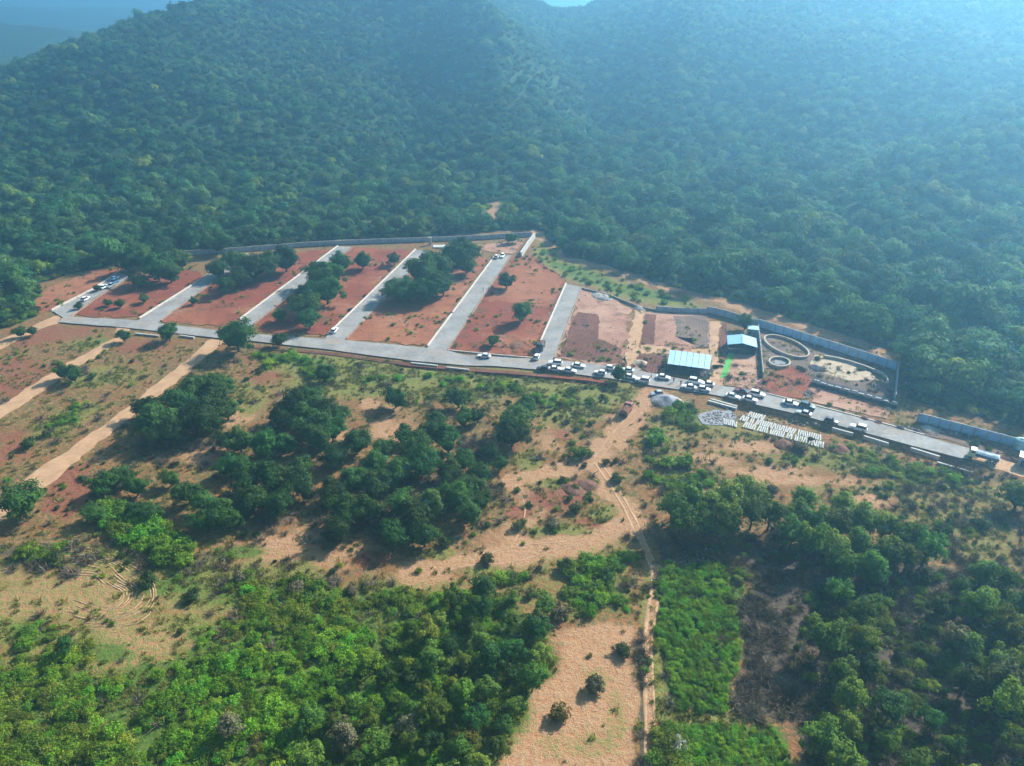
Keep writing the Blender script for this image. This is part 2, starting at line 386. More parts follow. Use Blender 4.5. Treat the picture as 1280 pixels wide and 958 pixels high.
def poly(layer, px, s=1.0, feather=4.0, erase=()):
    pts = PP(px); sel = bbox(pts, feather)
    x, y = FX[sel], FY[sel]
    wx = x + (vnoise(x, y, 6, 11) - 0.5) * 4; wy = y + (vnoise(x, y, 6, 12) - 0.5) * 4
    ins = inside(wx, wy, pts); d = seg_dist(wx, wy, pts + [pts[0]])
    w = np.where(ins, np.clip(0.5 + d / feather, 0, 1), np.clip(0.5 - d / feather, 0, 1)) * s
    paint(layer, sel, w)
    for e in erase: W[e][sel] *= (1 - w)
def stroke(layer, px, half, s=1.0, erase=(), wob=5.0):
    pts = PP(px); sel = bbox(pts, half * 2 + 2); x, y = FX[sel], FY[sel]
    wx = x + (vnoise(x, y, 5, 13) - 0.5) * wob; wy = y + (vnoise(x, y, 5, 14) - 0.5) * wob
    w = np.clip(1.5 - seg_dist(wx, wy, pts) / half, 0, 1) * s
    paint(layer, sel, w)
    for e in erase: W[e][sel] *= (1 - w)
def blob(layer, px, py, rx, ry, s=1.0, erase=()):
    c = P(px, py); k = depth(px, py) / FPX; a = rx * k; bb = ry * k / max(0.25, math.sin(math.atan2(CAM_H, c.y)))
    sel = np.nonzero((np.abs(FX - c.x) < a * 2) & (np.abs(FY - c.y) < bb * 2))[0]; x, y = FX[sel], FY[sel]
    d = np.hypot((x - c.x) / a, (y - c.y) / bb) + (vnoise(x, y, 5, 15) - 0.5) * 0.7
    w = np.clip(1.5 - d, 0, 1) * s; paint(layer, sel, w)
    for e in erase: W[e][sel] *= (1 - w)

W['forest'][inside(FX, FY, FOREST_POLY)] = 1.0
W['forest'][(FY > 400) | (np.hypot(FX, FY) > 420)] = 1.0
# clearings at the hill's foot
for a in ((615, 268, 13, 17), (480, 278, 80, 10), (560, 282, 40, 8)): blob('pale', *a, 0.75 if a[0] == 615 else 0.4, erase=('forest',))
stroke('pale', [(668, 288), (700, 320), (760, 336), (840, 362), (890, 376), (960, 393), (1040, 418), (1118, 443)], 2.6, 0.9, ('forest',))
poly('grass', [(668, 296), (700, 326), (760, 345), (840, 372), (885, 384), (830, 386), (770, 372), (720, 352), (690, 340), (672, 325)], 0.85, 4, ('forest',))
poly('green', [(672, 310), (700, 328), (760, 347), (800, 358), (870, 380), (800, 376), (740, 356), (690, 336)], 0.6, 4)
# the fields south of the main road
poly('grass', [(318, 436), (520, 458), (680, 472), (790, 486), (760, 520), (715, 530), (690, 500), (640, 498), (600, 505), (520, 500), (420, 490), (330, 462)], 0.95, 5)
poly('green', [(320, 440), (410, 448), (425, 475), (380, 468), (330, 455)], 0.5, 4)
for a in ((560, 478, 120, 22), (700, 505, 60, 22), (440, 480, 90, 20), (770, 490, 40, 14)): blob('grass', *a, 0.9)
for a in ((560, 470, 60, 10), (480, 475, 50, 12), (700, 500, 40, 14), (620, 485, 40, 10)): blob('green', *a, 0.42)
poly('red', [(60, 585), (115, 575), (110, 620), (80, 650), (52, 640)], 1.0, 3)
for a in ((30, 480, 60, 26), (60, 420, 70, 14), (20, 560, 40, 30), (180, 432, 50, 10), (345, 470, 50, 16), (10, 455, 50, 14)): blob('red', *a, 0.62)
for a in ((90, 520, 30, 22), (120, 470, 60, 14), (70, 530, 25, 30), (110, 430, 40, 8), (320, 500, 20, 20), (300, 490, 16, 20)): blob('grass', *a, 0.7)
blob('green', 85, 525, 18, 22, 0.55); blob('green', 115, 428, 30, 8, 0.45)
poly('grass', [(820, 500), (870, 510), (1005, 545), (1130, 580), (1215, 595), (1280, 600), (1280, 740), (1180, 690), (1100, 640), (960, 600), (860, 590), (800, 570), (790, 540)], 0.55, 6)
for a in ((870, 520, 50, 16), (840, 575, 40, 14), (1060, 575, 60, 22), (1000, 572, 60, 16), (1130, 590, 60, 20), (860, 600, 60, 12)): blob('green', *a, 0.5)
for a in ((930, 558, 60, 9), (900, 575, 50, 8), (1000, 600, 80, 8), (1080, 625, 40, 10), (960, 590, 60, 8)): blob('pale', *a, 0.75, ('grass', 'green'))
for a in ((700, 620, 40, 22), (720, 610, 25, 14), (870, 545, 40, 6)): blob('red', *a, 0.7)
for a in ((1190, 640, 60, 40), (1240, 700, 50, 40), (1210, 590, 60, 12)): blob('dark', *a, 0.45)
for a in ((270, 735, 110, 34), (230, 780, 60, 20), (10, 790, 60, 24), (300, 740, 120, 30), (150, 700, 80, 20), (60, 800, 80, 20), (360, 720, 60, 20), (480, 740, 60, 18)): blob('grass', *a, 0.75)
for a in ((290, 735, 50, 16), (230, 730, 30, 12), (260, 790, 40, 14), (380, 735, 50, 12), (120, 815, 60, 14), (40, 790, 50, 20), (330, 745, 60, 14), (200, 735, 40, 10), (60, 700, 40, 14), (300, 690, 30, 10), (620, 720, 40, 10)): blob('green', *a, 0.7)
for a in ((150, 695, 50, 12), (110, 720, 30, 8), (260, 700, 30, 10), (40, 690, 60, 10)): blob('dark', *a, 0.7)
# sandy tracks
stroke('pale', [(822, 496), (792, 520), (765, 550), (745, 577)], 3.8, 1.0, ('grass', 'green', 'red'))
stroke('pale', [(745, 577), (715, 588), (680, 596), (645, 600)], 3.2, 1.0, ('grass', 'green', 'red'))
stroke('pale', [(745, 577), (765, 605), (780, 630), (793, 655)], 3.0, 1.0, ('grass', 'green', 'red'))
stroke('pale', [(648, 600), (655, 640), (640, 685)], 3.6, 0.9, ('grass',))
stroke('pale', [(785, 655), (700, 682), (620, 695), (560, 705), (520, 715)], 4.6, 1.0, ('grass', 'red', 'green'))
for a in ((690, 552, 20, 18), (670, 640, 26, 16), (660, 660, 30, 12), (560, 710, 50, 14), (430, 545, 20, 10), (480, 530, 14, 22), (350, 680, 60, 22), (430, 700, 50, 18), (300, 520, 20, 14), (260, 570, 40, 12), (500, 540, 30, 18), (460, 505, 16, 10)):
    blob('pale', *a, 0.8)
for a in ((660, 575, 25, 12), (700, 662, 40, 9), (600, 714, 40, 8), (752, 642, 20, 12), (545, 692, 24, 7), (690, 605, 20, 8)): blob('grass', *a, 0.75, ('pale',))
for a in ((695, 626, 44, 20), (650, 640, 20, 10), (735, 655, 20, 8), (470, 700, 40, 10), (700, 545, 16, 8)): blob('red', *a, 0.85, ('pale',))
for a in ((80, 745, 100, 36), (190, 795, 70, 30), (240, 755, 40, 18), (20, 715, 50, 14)): blob('pale', *a, 0.85)
poly('pale', [(692, 785), (795, 783), (797, 800), (799, 958), (798, 1000), (610, 1000), (628, 958), (655, 895), (690, 850)], 1.0, 3)
for a in ((745, 850, 22, 14), (735, 930, 60, 20), (700, 890, 10, 14), (770, 900, 20, 40)): blob('grass', *a, 0.5)
# the lower scrub
poly('grass', [(-200, 700), (0, 690), (90, 690), (260, 720), (330, 700), (420, 725), (520, 725), (640, 705), (790, 670), (806, 700), (800, 775), (690, 778), (640, 760), (500, 790), (400, 860), (300, 1000), (-300, 1000)], 0.5, 6)
poly('green', [(-300, 800), (0, 820), (90, 830), (200, 830), (270, 770), (340, 745), (470, 745), (640, 745), (690, 790), (690, 850), (610, 1000), (-300, 1000)], 0.8, 6)
poly('green', [(690, 695), (790, 690), (800, 770), (700, 775)], 0.5, 5)
poly('green', [(826, 700), (925, 705), (930, 800), (918, 890), (826, 895)], 1.0, 3, ('grass', 'pale'))
poly('green', [(826, 905), (980, 905), (1000, 1000), (826, 1000)], 0.9, 3)
poly('grass', [(806, 715), (826, 715), (828, 1000), (804, 1000), (803, 800)], 0.95, 2.0)
poly('dark', [(930, 700), (1010, 690), (1010, 800), (1015, 900), (990, 905), (930, 890), (920, 800)], 0.95, 4, ('green', 'grass'))
poly('dark', [(810, 665), (1000, 690), (1000, 715), (830, 700)], 0.8, 4, ('grass',))
poly('dark', [(1000, 690), (1120, 690), (1180, 700), (1300, 740), (1500, 800), (1500, 1050), (1000, 1050)], 0.75, 5)
for a in ((230, 560, 60, 20), (330, 640, 60, 30), (460, 640, 80, 40), (540, 620, 70, 30), (90, 700, 60, 20), (400, 720, 60, 16), (590, 560, 30, 20)): blob('dark', *a, 0.55)
stroke('pale', [(797, 655), (808, 690), (821, 715), (815, 755), (808, 800), (811, 860), (812, 960), (812, 1040)], 0.75, 1.0, ('grass', 'dark', 'green'), 0.4)
stroke('dark', [(803, 790), (804, 860), (804, 960), (804, 1040)], 0.6, 0.9, ('pale', 'grass'), 0.3)
stroke('grass', [(826, 893), (860, 898), (925, 900)], 1.2, 1.0, ('green',), 0.4)

def grid_mesh(name, keep):
    """Faces of the terrain grid selected by keep, with unused vertices dropped."""
    idx = np.arange(NX * NY).reshape(NY, NX)
    Q = np.stack([idx[:-1, :-1], idx[:-1, 1:], idx[1:, 1:], idx[1:, :-1]], -1).reshape(-1, 4)[keep]
    used = np.unique(Q); mp = np.full(NX * NY, -1, np.int64); mp[used] = np.arange(len(used)); Q = mp[Q]
    me = bpy.data.meshes.new(name)
    me.vertices.add(len(used)); me.vertices.foreach_set('co', np.stack([FX[used], FY[used], FZ[used]], -1).astype(np.float32).ravel())
    me.loops.add(Q.size); me.loops.foreach_set('vertex_index', Q.astype(np.int32).ravel())
    me.polygons.add(len(Q)); me.polygons.foreach_set('loop_start', (np.arange(len(Q)) * 4).astype(np.int32))
    me.update(calc_edges=True)
    me.polygons.foreach_set('use_smooth', np.ones(len(Q), bool))
    for an, ks in (('cover_a', ('grass', 'green', 'red')), ('cover_b', ('dark', 'pale', 'forest'))):
        a = me.attributes.new(an, 'FLOAT_COLOR', 'POINT')
        d = np.ones((len(used), 4), np.float32)
        for i, k in enumerate(ks): d[:, i] = W[k][used]
        a.data.foreach_set('color', d.ravel())
    return me
zc = FZ.reshape(NY, NX); zmax = np.maximum(np.maximum(zc[:-1, :-1], zc[1:, :-1]), np.maximum(zc[:-1, 1:], zc[1:, 1:])).ravel()
xc = (GX[:-1, :-1] + GX[1:, 1:]).ravel() / 2; yc = (GY[:-1, :-1] + GY[1:, 1:]).ravel() / 2
is_hill = (zmax > 1.0)
gul = 45 + (yc - 400) * 0.06
tag(obj('ground', grid_mesh('ground', ~is_hill), M['ground']), 'bare and grassy ground of the site below the hills', 'ground', kind='structure')
tag(obj('hill', grid_mesh('hill_west', is_hill & (xc < gul)), M['ground']), 'wooded hill on the left of the gully', 'hill', kind='structure')
tag(obj('hill', grid_mesh('hill_east', is_hill & (xc >= gul)), M['ground']), 'tall hazy wooded hill on the right of the gully', 'hill', kind='structure')

# far hills fading in the haze beyond the left ridge
def far_hill(name, crest, dist, back, label):
    pts = []
    rows = 9; n = len(crest)
    V = []; F = []
    cr = []
    for (px, py) in crest:
        u, v = (px - 640) / FPX, (479 - py) / FPX
        s = dist / (CP + v * SP); cr.append(Vector((u * s, dist, CAM_H + (v * CP - SP) * s)))
    fine = []
    for a, b2 in zip(cr, cr[1:]):
        for k in range(12): fine.append(a.lerp(b2, k / 12))
    fine.append(cr[-1]); n = len(fine)
    for j in range(-rows, rows + 1):
        t = j / rows; f = 1 - abs(t) ** 1.3
        for i, c in enumerate(fine):
            nz = mnoise.noise((c.x * 0.012, c.y * 0.01 + t * 3, 3.3)) * 0.16 + mnoise.noise((c.x * 0.05, t * 9, 1.3)) * 0.06
            V.append((c.x, c.y + t * back, max(0, c.z) * f * (1 + nz) - (6 if abs(j) == rows else 0)))
    for j in range(2 * rows):
        for i in range(n - 1): a = j * n + i; F.append((a, a + 1, a + n + 1, a + n))
    me = mesh_from(name, V, F, True)
    tag(obj('far_hill', me, M['far_hill']), label, 'hill', kind='structure')
M['far_hill'] = plain_mat('far_hill', (0.018, 0.040, 0.018), 0.95, 0.4, 0.02, 0.1)
far_hill('far_hill_a', [(-420, 26), (-200, 22), (-60, 27), (10, 31), (50, 36), (85, 44), (120, 62), (170, 90), (240, 100)], 1150, 300, 'low far hill fading into haze behind the left ridge')
far_hill('far_hill_b', [(-300, 8), (0, 10), (60, 12), (130, 10), (170, 17), (215, 12), (300, 2), (500, 8)], 2100, 450, 'farthest pale hill almost lost in haze, upper left')

# ------------------------------------------------------------------ flat laid surfaces: plots, roads, kerbs
def sheet(name, pts, top, bottom, mat, jitter=0.0, seg=2.0, side_mat=None):
    """Polygon slab: flat top at z=top, skirts to z=bottom."""
    out = []
    n = len(pts)
    for i in range(n):
        a, b2 = pts[i], pts[(i + 1) % n]; L = (b2 - a).length; k = max(1, int(L / seg)) if jitter else 1
        nrm = Vector((-(b2 - a).y, (b2 - a).x, 0)).normalized()
        for q in range(k):
            p = a.lerp(b2, q / k)
            if jitter: p = p + nrm * jitter * (mnoise.noise((p.x * 0.35, p.y * 0.35, 1.7)) * 1.6 + mnoise.noise((p.x * 1.1, p.y * 1.1, 4.7)) * 0.7)
            out.append(p)
    bm = bmesh.new()
    tv = [bm.verts.new((p.x, p.y, top)) for p in out]; bv = [bm.verts.new((p.x, p.y, bottom)) for p in out]
    f = bm.faces.new(tv)
    if f.normal.z < 0 or sum((out[i].x * out[(i + 1) % len(out)].y - out[(i + 1) % len(out)].x * out[i].y) for i in range(len(out))) < 0: f.normal_flip()
    m = len(out)
    for i in range(m):
        q = bm.faces.new((tv[i], tv[(i + 1) % m], bv[(i + 1) % m], bv[i])); q.material_index = 1 if side_mat else 0
    bmesh.ops.triangulate(bm, faces=[f]); bmesh.ops.recalc_face_normals(bm, faces=bm.faces[:])
    me = bm_mesh(name, bm); me.materials.append(mat)
    if side_mat: me.materials.append(side_mat)
    return me
def plot(px, mat, label, top=0.14, jitter=1.5):
    return tag(obj('plot', sheet('plot', PP(px), top, -0.3, M[mat], jitter)), label, 'plot', kind='structure')
plot([(52, 392), (38, 370), (80, 352), (120, 338), (150, 336), (116, 361), (64, 388)], 'soil_orange', 'brown plot left of the parked cars')
plot([(90, 394), (124, 371), (165, 348), (205, 346), (240, 338), (256, 345), (172, 397)], 'soil_red', 'red soil plot between the first and second plot roads')
plot([(196, 401), (264, 354), (300, 338), (360, 318), (414, 311), (300, 398), (272, 409)], 'soil_red', 'red soil plot between the second and third plot roads')
plot([(318, 406), (440, 310), (513, 313), (407, 419), (325, 414)], 'soil_red', 'red soil plot between the third and fourth plot roads')
plot([(432, 424), (538, 316), (612, 323), (531, 432)], 'soil_orange', 'orange soil plot between the fourth and fifth plot roads')
plot([(560, 438), (580, 407), (640, 322), (664, 320), (706, 350), (668, 446)], 'soil_red', 'red soil plot with two round trees')
plot([(636, 334), (654, 322), (700, 345), (703, 352), (690, 385), (660, 380), (610, 378)], 'soil_orange', 'pale orange tongue of soil behind the two round trees', 0.16)
plot([(694, 448), (727, 361), (760, 368), (788, 388), (782, 432), (779, 458), (730, 455)], 'soil_pink', 'pink plot beside the last plot road')
plot([(698, 447), (717, 396), (722, 391), (746, 393), (750, 400), (748, 424), (776, 436), (778, 457)], 'soil_brown', 'dark brown plough-turned patch on the pink plot', 0.17, 0.5)
plot([(800, 430), (807, 391), (884, 392), (887, 435), (860, 437)], 'soil_pink', 'plot of mixed soils north of the blue shed')
plot([(801, 430), (807, 393), (820, 394), (817, 431)], 'soil_brown', 'narrow dark brown strip on the plot of mixed soils', 0.17, 0.4)
plot([(842, 396), (884, 394), (886, 434), (870, 436), (866, 424), (845, 421)], 'soil_grey', 'grey-brown patch on the plot of mixed soils', 0.17, 0.7)
plot([(795, 448), (800, 444), (832, 445), (828, 462), (815, 468), (799, 460)], 'soil_brown', 'rounded brown bed beside the blue shed', 0.17, 0.5)
plot([(901, 455), (898, 430), (904, 403), (908, 402), (909, 440), (907, 455)], 'soil_brown', 'dark strip left of the gabled shed', 0.17, 0.4)
plot([(914, 441), (945, 438), (951, 474), (938, 487), (903, 482)], 'soil_pink', 'pinkish forecourt of the gabled shed', 0.16, 0.5)
plot([(950, 478), (985, 458), (1012, 466), (1016, 478), (1002, 500), (945, 488)], 'soil_red', 'red soil patch beside the ring walls', 0.15, 0.7)
plot([(1012, 482), (1115, 510), (1108, 524), (1016, 503)], 'soil_pink', 'bare pink strip between the road and the dark piers', 0.15, 0.6)
plot([(1150, 526), (1275, 556), (1275, 570), (1240, 566), (1150, 543)], 'soil_grey', 'dusty verge between road and grey-blue wall', 0.13, 0.8)
plot([(949, 404), (1118, 452), (1117, 500), (1020, 478), (985, 458), (952, 462)], 'soil_grey', 'levelled ground inside the walled yard', 0.12, 0.6)
plot([(1018, 444), (1050, 446), (1085, 462), (1097, 476), (1060, 476), (1022, 466), (1012, 455)], 'sand_pale', 'pale sandy oval in the walled yard', 0.16, 0.3)
plot([(598, 307), (640, 302), (655, 304), (640, 318), (598, 313)], 'soil_pink', 'pale turning area at the top of the fifth plot road', 0.13, 0.6)

def road(px, label, mat='road', top=0.36, name='road', side='bank', jitter=0.12, bottom=-1.4):
    return tag(obj(name, sheet('road', PP(px, 0.3), top, bottom, M[mat], jitter, 3.0, M[side])), label, 'road', kind='structure')
road([(85, 396), (160, 400), (193, 404), (270, 413), (320, 418), (408, 424), (430, 425), (533, 435), (558, 438), (580, 444), (668, 449), (693, 450), (740, 455), (780, 460), (830, 470),
      (892, 481), (938, 488), (1018, 508), (1080, 524), (1155, 545), (1219, 563), (1212, 574), (1200, 573), (1138, 557), (1070, 538), (1000, 519), (925, 501), (888, 493), (820, 483), (760, 473), (680, 463),
      (620, 458), (580, 457), (513, 451), (408, 437), (320, 427), (265, 422), (160, 410), (72, 403)], 'long grey main road running across the whole site')
ORD = ['first', 'second', 'third', 'fourth', 'fifth', 'sixth']
SIDE = [[(66, 389), (116, 363), (150, 341), (162, 346), (124, 369), (88, 396), (84, 401)], [(166, 404), (175, 399), (262, 344), (310, 318), (322, 320), (266, 352), (200, 401), (196, 407)],
        [(290, 418), (300, 400), (423, 308), (439, 309), (316, 405), (312, 420)], [(402, 429), (408, 421), (520, 312.6), (537, 314), (432, 423), (426, 431)],
        [(528, 440), (535, 434), (618, 322), (638, 319), (580, 405), (559, 437), (556, 443)], [(663, 454), (670, 442), (708, 355), (726, 359), (692, 447), (688, 456)]]
for i, q in enumerate(SIDE): road(q, ORD[i] + ' straight plot road counted from the left', top=0.352, bottom=-0.3)
def strip(name, px, width, z0, z1, mat, label, cat, kind='structure', zl=0.3, closed=False):
    """A ribbon with thickness following a polyline (kerbs, low walls)."""
    pts = PP(px, zl) if not isinstance(px[0], Vector) else px
    bm = bmesh.new(); rows = []
    n = len(pts)
    for i, p in enumerate(pts):
        a = pts[(i - 1) % n] if closed or i else p; b2 = pts[(i + 1) % n] if closed or i < n - 1 else p
        d = (b2 - a).normalized(); nn = Vector((-d.y, d.x, 0)) * width / 2
        rows.append([bm.verts.new((p.x + nn.x * s, p.y + nn.y * s, z)) for s, z in ((-1, z0), (-1, z1), (1, z1), (1, z0))])
    for i in range(n if closed else n - 1):
        r0, r1 = rows[i], rows[(i + 1) % n]
        for k in range(3): bm.faces.new((r0[k], r0[k + 1], r1[k + 1], r1[k]))
    if not closed: bm.faces.new(rows[0]); bm.faces.new(rows[-1][::-1])
    bmesh.ops.recalc_face_normals(bm, faces=bm.faces[:])
    return tag(obj(name, bm_mesh(name, bm), M[mat]), label, cat, kind=kind)
KERB_L = [[(64, 388), (115, 362), (149, 340)], [(174, 398), (261, 343.5), (309, 317.5)], [(300, 399), (422.5, 307.6)], [(409, 419), (519.5, 312)], [(534.5, 433), (617.5, 321.6)], [(670, 440), (707.5, 354.6)]]
KERB_R = [[(90, 395), (124.6, 369.5), (163, 346)], [(201, 400.5), (267, 352.5)], [(317, 405), (440, 309.4)], [(433, 423), (538, 314.2)], [(560, 437), (581, 405), (639, 319.2)], [(693, 447), (727, 359.4)]]
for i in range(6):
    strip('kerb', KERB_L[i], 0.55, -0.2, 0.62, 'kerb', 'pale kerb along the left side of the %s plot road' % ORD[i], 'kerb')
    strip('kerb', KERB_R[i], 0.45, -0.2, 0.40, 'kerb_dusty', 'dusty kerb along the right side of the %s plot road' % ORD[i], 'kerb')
strip('kerb', [(938, 487), (1018, 507), (1080, 523), (1155, 544)], 0.35, -0.2, 0.55, 'kerb', 'kerb on the far side of the main road by the walled yard', 'kerb')
strip('kerb', [(560, 438), (668, 448)], 0.3, -0.2, 0.5, 'kerb', 'kerb along the main road below the red plot with two round trees', 'kerb')
strip('soil_bank', [(318, 434), (408, 441.5), (513, 456), (580, 462), (640, 466), (690, 470.5)], 1.7, -0.6, 0.22, 'soil_brown', 'red soil bank along the near edge of the main road, darkened with painted shade', 'bank', zl=0.2)  # red soil strip whose dark tone also paints the embankment's shadow
strip('soil_bank', [(690, 470.5), (735, 474.5), (760, 478.5)], 1.2, -0.6, 0.16, 'soil_red', 'red soil bank below the queue of white cars', 'bank', zl=0.2)
def dirt(px, label): return tag(obj('dirt_track', sheet('dirt_track', PP(px), 0.13, -0.3, M['dirt_road'], 0.7)), label, 'track', kind='structure')
dirt([(262, 424), (244, 441), (163, 506), (100, 553), (31, 600), (0, 632), (-60, 672), (-60, 700), (0, 652), (53, 613), (110, 565), (169, 519), (247, 456), (281, 426)], 'wide sandy track running down left from the third plot road')
dirt([(145, 409), (146, 421), (60, 469), (0, 508), (-60, 546), (-60, 562), (0, 524), (97, 460), (147, 431), (164, 411)], 'narrow sandy track running down left from the second plot road')
dirt([(74, 394), (20, 416), (0, 426), (-60, 452), (-60, 463), (0, 437), (56, 409), (76, 404)], 'sandy track leaving the left end of the main road')
dirt([(794, 388), (807, 388), (801, 430), (799, 441), (796, 450), (800, 462), (776, 458), (783, 433)], 'sandy lane between pink plot and mixed plot')
dirt([(800, 431.5), (886, 437), (888, 445), (800, 442)], 'sandy cross lane behind the blue shed')
dirt([(887, 402), (901, 402), (897, 449), (907, 458), (903, 484), (888, 480), (887, 440)], 'sandy lane between the two blue sheds')
dirt([(1222, 567), (1240, 570), (1300, 583), (1300, 603), (1240, 586), (1216, 576)], 'orange dirt track continuing past the end of the road')
tag(obj('green_carpet', sheet('green_carpet', PP([(911, 439), (919, 439), (908, 472), (900, 474)]), 0.19, 0.10, M['green_carpet'])), 'bright green carpet strip leading to the gabled shed', 'carpet')

# wheel ruts of the winding track, and of the lorry track above it
def rut(px, off, width, mat, label, top=0.13):
    base = PP(px); fine = []
    for a, b2 in zip(base, base[1:]):
        k = max(2, int((b2 - a).length / 1.5))
        for q in range(k): fine.append(a.lerp(b2, q / k))
    fine.append(base[-1]); n = len(fine); sm = [Vector(p) for p in fine]
    for _ in range(6): sm = [sm[0]] + [(sm[i - 1] + sm[i] * 2 + sm[i + 1]) / 4 for i in range(1, n - 1)] + [sm[-1]]
    V = []; F = []
    for i, p in enumerate(sm):
        d = (sm[min(i + 1, n - 1)] - sm[max(i - 1, 0)]).normalized(); nn = Vector((-d.y, d.x, 0))
        c = p + nn * (off + 0.25 * mnoise.noise((p.x * .2, p.y * .2, off))); w = width * (1 + .45 * mnoise.noise((p.x * .4, p.y * .4, off * 3)))
        for s_, z in ((-1, 0.0), (-.6, top), (.6, top), (1, 0.0)): V.append((c.x + nn.x * s_ * w, c.y + nn.y * s_ * w, z - .02))
    for i in range(n - 1):
        for k in range(3): a = i * 4 + k; F.append((a, a + 1, a + 5, a + 4))
    tag(obj('wheel_rut', mesh_from('wheel_rut', V, F, True), M[mat]), label, 'wheel rut', kind='structure')
NARROW = [(745, 577), (765, 605), (780, 630), (793, 655), (808, 690), (822, 716), (816, 755), (809, 800), (812, 860), (813, 960), (813, 1040)]
rut(NARROW, -0.7, 0.34, 'rut_tan', 'left wheel rut of the winding narrow track', 0.07); rut(NARROW, 0.7, 0.30, 'rut_tan', 'right wheel rut of the winding narrow track', 0.07)
for k, (px_, o_) in enumerate((([(822, 496), (805, 508), (788, 524), (765, 550), (748, 574)], -1.2), ([(818, 500), (800, 512), (782, 530), (762, 552), (740, 580), (712, 588)], 0.9), ([(785, 655), (752, 664), (715, 684), (660, 686), (610, 699)], -1.6), ([(740, 670), (690, 682), (640, 700), (580, 700), (545, 712)], 1.4), ([(640, 606), (654, 630), (650, 660), (634, 684)], 0.6))):
    rut(px_, o_, 0.2, 'ridge' if k % 2 else 'rut_tan', 'faint wheel rut on the sandy ground ' + ('nearest the gravel heap', 'passing the track fork', 'right half of the sandy bend', 'left half of the sandy bend', 'beside the central grove')[k], 0.06)
# soil washed over the roads
def wash(px, py, rx, ry, mat, label, seed):
    c = P(px, py, .36); k = depth(px, py) / FPX; pts = []
    for i in range(22):
        t = 2 * math.pi * i / 22; f = 1 + .5 * mnoise.noise((math.cos(t) * 1.5 + seed, math.sin(t) * 1.5, seed * 2.2))
        pts.append(P(px + rx * f * math.cos(t), py + ry * f * math.sin(t), .36))
    tag(obj('soil_wash', sheet('soil_wash', pts, 0.3655 + 0.0002 * seed, 0.34, M[mat], 0.3, 0.8)), label, 'soil wash', kind='structure')
WASH = [(300, 416, 14, 3.4, 'dust', 'sandy soil washed over the road at the third plot road'), (418, 427, 13, 4, 'dust', 'pinkish soil washed over the road at the fourth plot road'), (545, 441, 13, 3.4, 'dust', 'pinkish soil washed over the road at the fifth plot road'),
    (650, 451.5, 26, 3.2, 'dust', 'soil washed over the main road before the last plot road'), (679, 453, 14, 3.2, 'dust', 'sandy soil washed over the road at the last plot road'), (786, 462, 13, 3.4, 'dust', 'sandy soil washed over the road at the sandy lane mouth'),
    (895, 485, 8, 3.5, 'dust', 'sandy soil washed over the road between the sheds'), (840, 482, 18, 2.6, 'dust', 'soil washed over the near lane below the open shed'), (88, 399, 14, 3, 'dust', 'sandy soil washed over the left end of the main road'),
    (180, 404, 9, 2, 'dust', 'soil washed over the road at the second plot road'), (1120, 540, 24, 2.6, 'dust', 'grey dust washed over the right part of the main road')]
for i, w_ in enumerate(WASH): wash(*w_, i + 1)

# ------------------------------------------------------------------ compound walls
unit_panel = box_mesh('wall_panel', 1, 0.14, 1); unit_post = box_mesh('wall_post', 0.3, 0.3, 1); unit_cope = box_mesh('coping', 1, 0.24, 0.12)
def wall(px, h, label, mat='wall_panel', bay=3.0, name='compound_wall'):
    pts = PP(px); root = empty(name, pts[0]); tag(root, label, 'wall')
    pm = unit_panel.copy(); pm.materials.append(M[mat]); qm = unit_post.copy(); qm.materials.append(M['concrete']); cm = unit_cope.copy(); cm.materials.append(M['concrete'])
    for a, b2 in zip(pts, pts[1:]):
        L = (b2 - a).length; n = max(1, round(L / bay)); ang = math.atan2((b2 - a).y, (b2 - a).x)
        for k in range(n):
            m = a.lerp(b2, (k + 0.5) / n); q = a.lerp(b2, k / n)
            hh = h + random.uniform(-0.05, 0.05)
            o = obj('panel', pm, None, root, m - pts[0] + Vector((0, 0, -0.15)), ang); o.scale = (L / n - 0.1, 1, hh)
            o = obj('coping', cm, None, root, m - pts[0] + Vector((0, 0, hh - 0.15)), ang); o.scale = (L / n - 0.32, 1, 1)
            o = obj('post', qm, None, root, q - pts[0] + Vector((0, 0, -0.15)), ang); o.scale = (1, 1, h + 0.25)
    o = obj('post', qm, None, root, pts[-1] - pts[0] + Vector((0, 0, -0.15)), ang); o.scale = (1, 1, h + 0.25)
    return root
wall([(205, 321), (300, 315), (380, 308.5), (450, 305), (537, 302)], 2.1, 'long grey precast wall behind the plots, left of the white gate post', bay=3.2)
wall([(541, 302), (600, 299.5), (640, 297), (664, 295.5)], 2.1, 'grey precast wall behind the plots, right of the white gate post', bay=3.2)
wall([(820, 389), (850, 391), (884, 392)], 2.0, 'low grey wall behind the plot of mixed soils')
wall([(884, 391), (905, 396), (948, 409)], 2.6, 'grey wall behind the gabled shed')
wall([(948, 409), (1000, 425), (1060, 444), (1120, 463)], 3.0, 'blue-grey wall along the forest side of the walled yard', 'wall_shade_blue')
wall([(1121, 464), (1117, 504)], 3.0, 'blue-grey end wall of the walled yard at the forest corner', 'wall_shade_blue')
wall([(1146, 527), (1200, 541), (1282, 563), (1360, 584)], 2.8, 'blue-grey wall along the forest at the right edge', 'wall_shade_blue')
wall([(947, 410), (950, 440), (953, 472)], 1.9, 'thin grey partition fence between shed and ring walls')
wall([(728, 362), (760, 370), (800, 386), (820, 389)], 0.8, 'low unfinished block wall behind the pink plot', 'concrete')
strip('white_wall', [(668, 297), (661, 306), (651, 321)], 0.9, -0.2, 2.3, 'white_slab', 'short bright white wall at the top right corner of the plots', 'wall', 'thing')
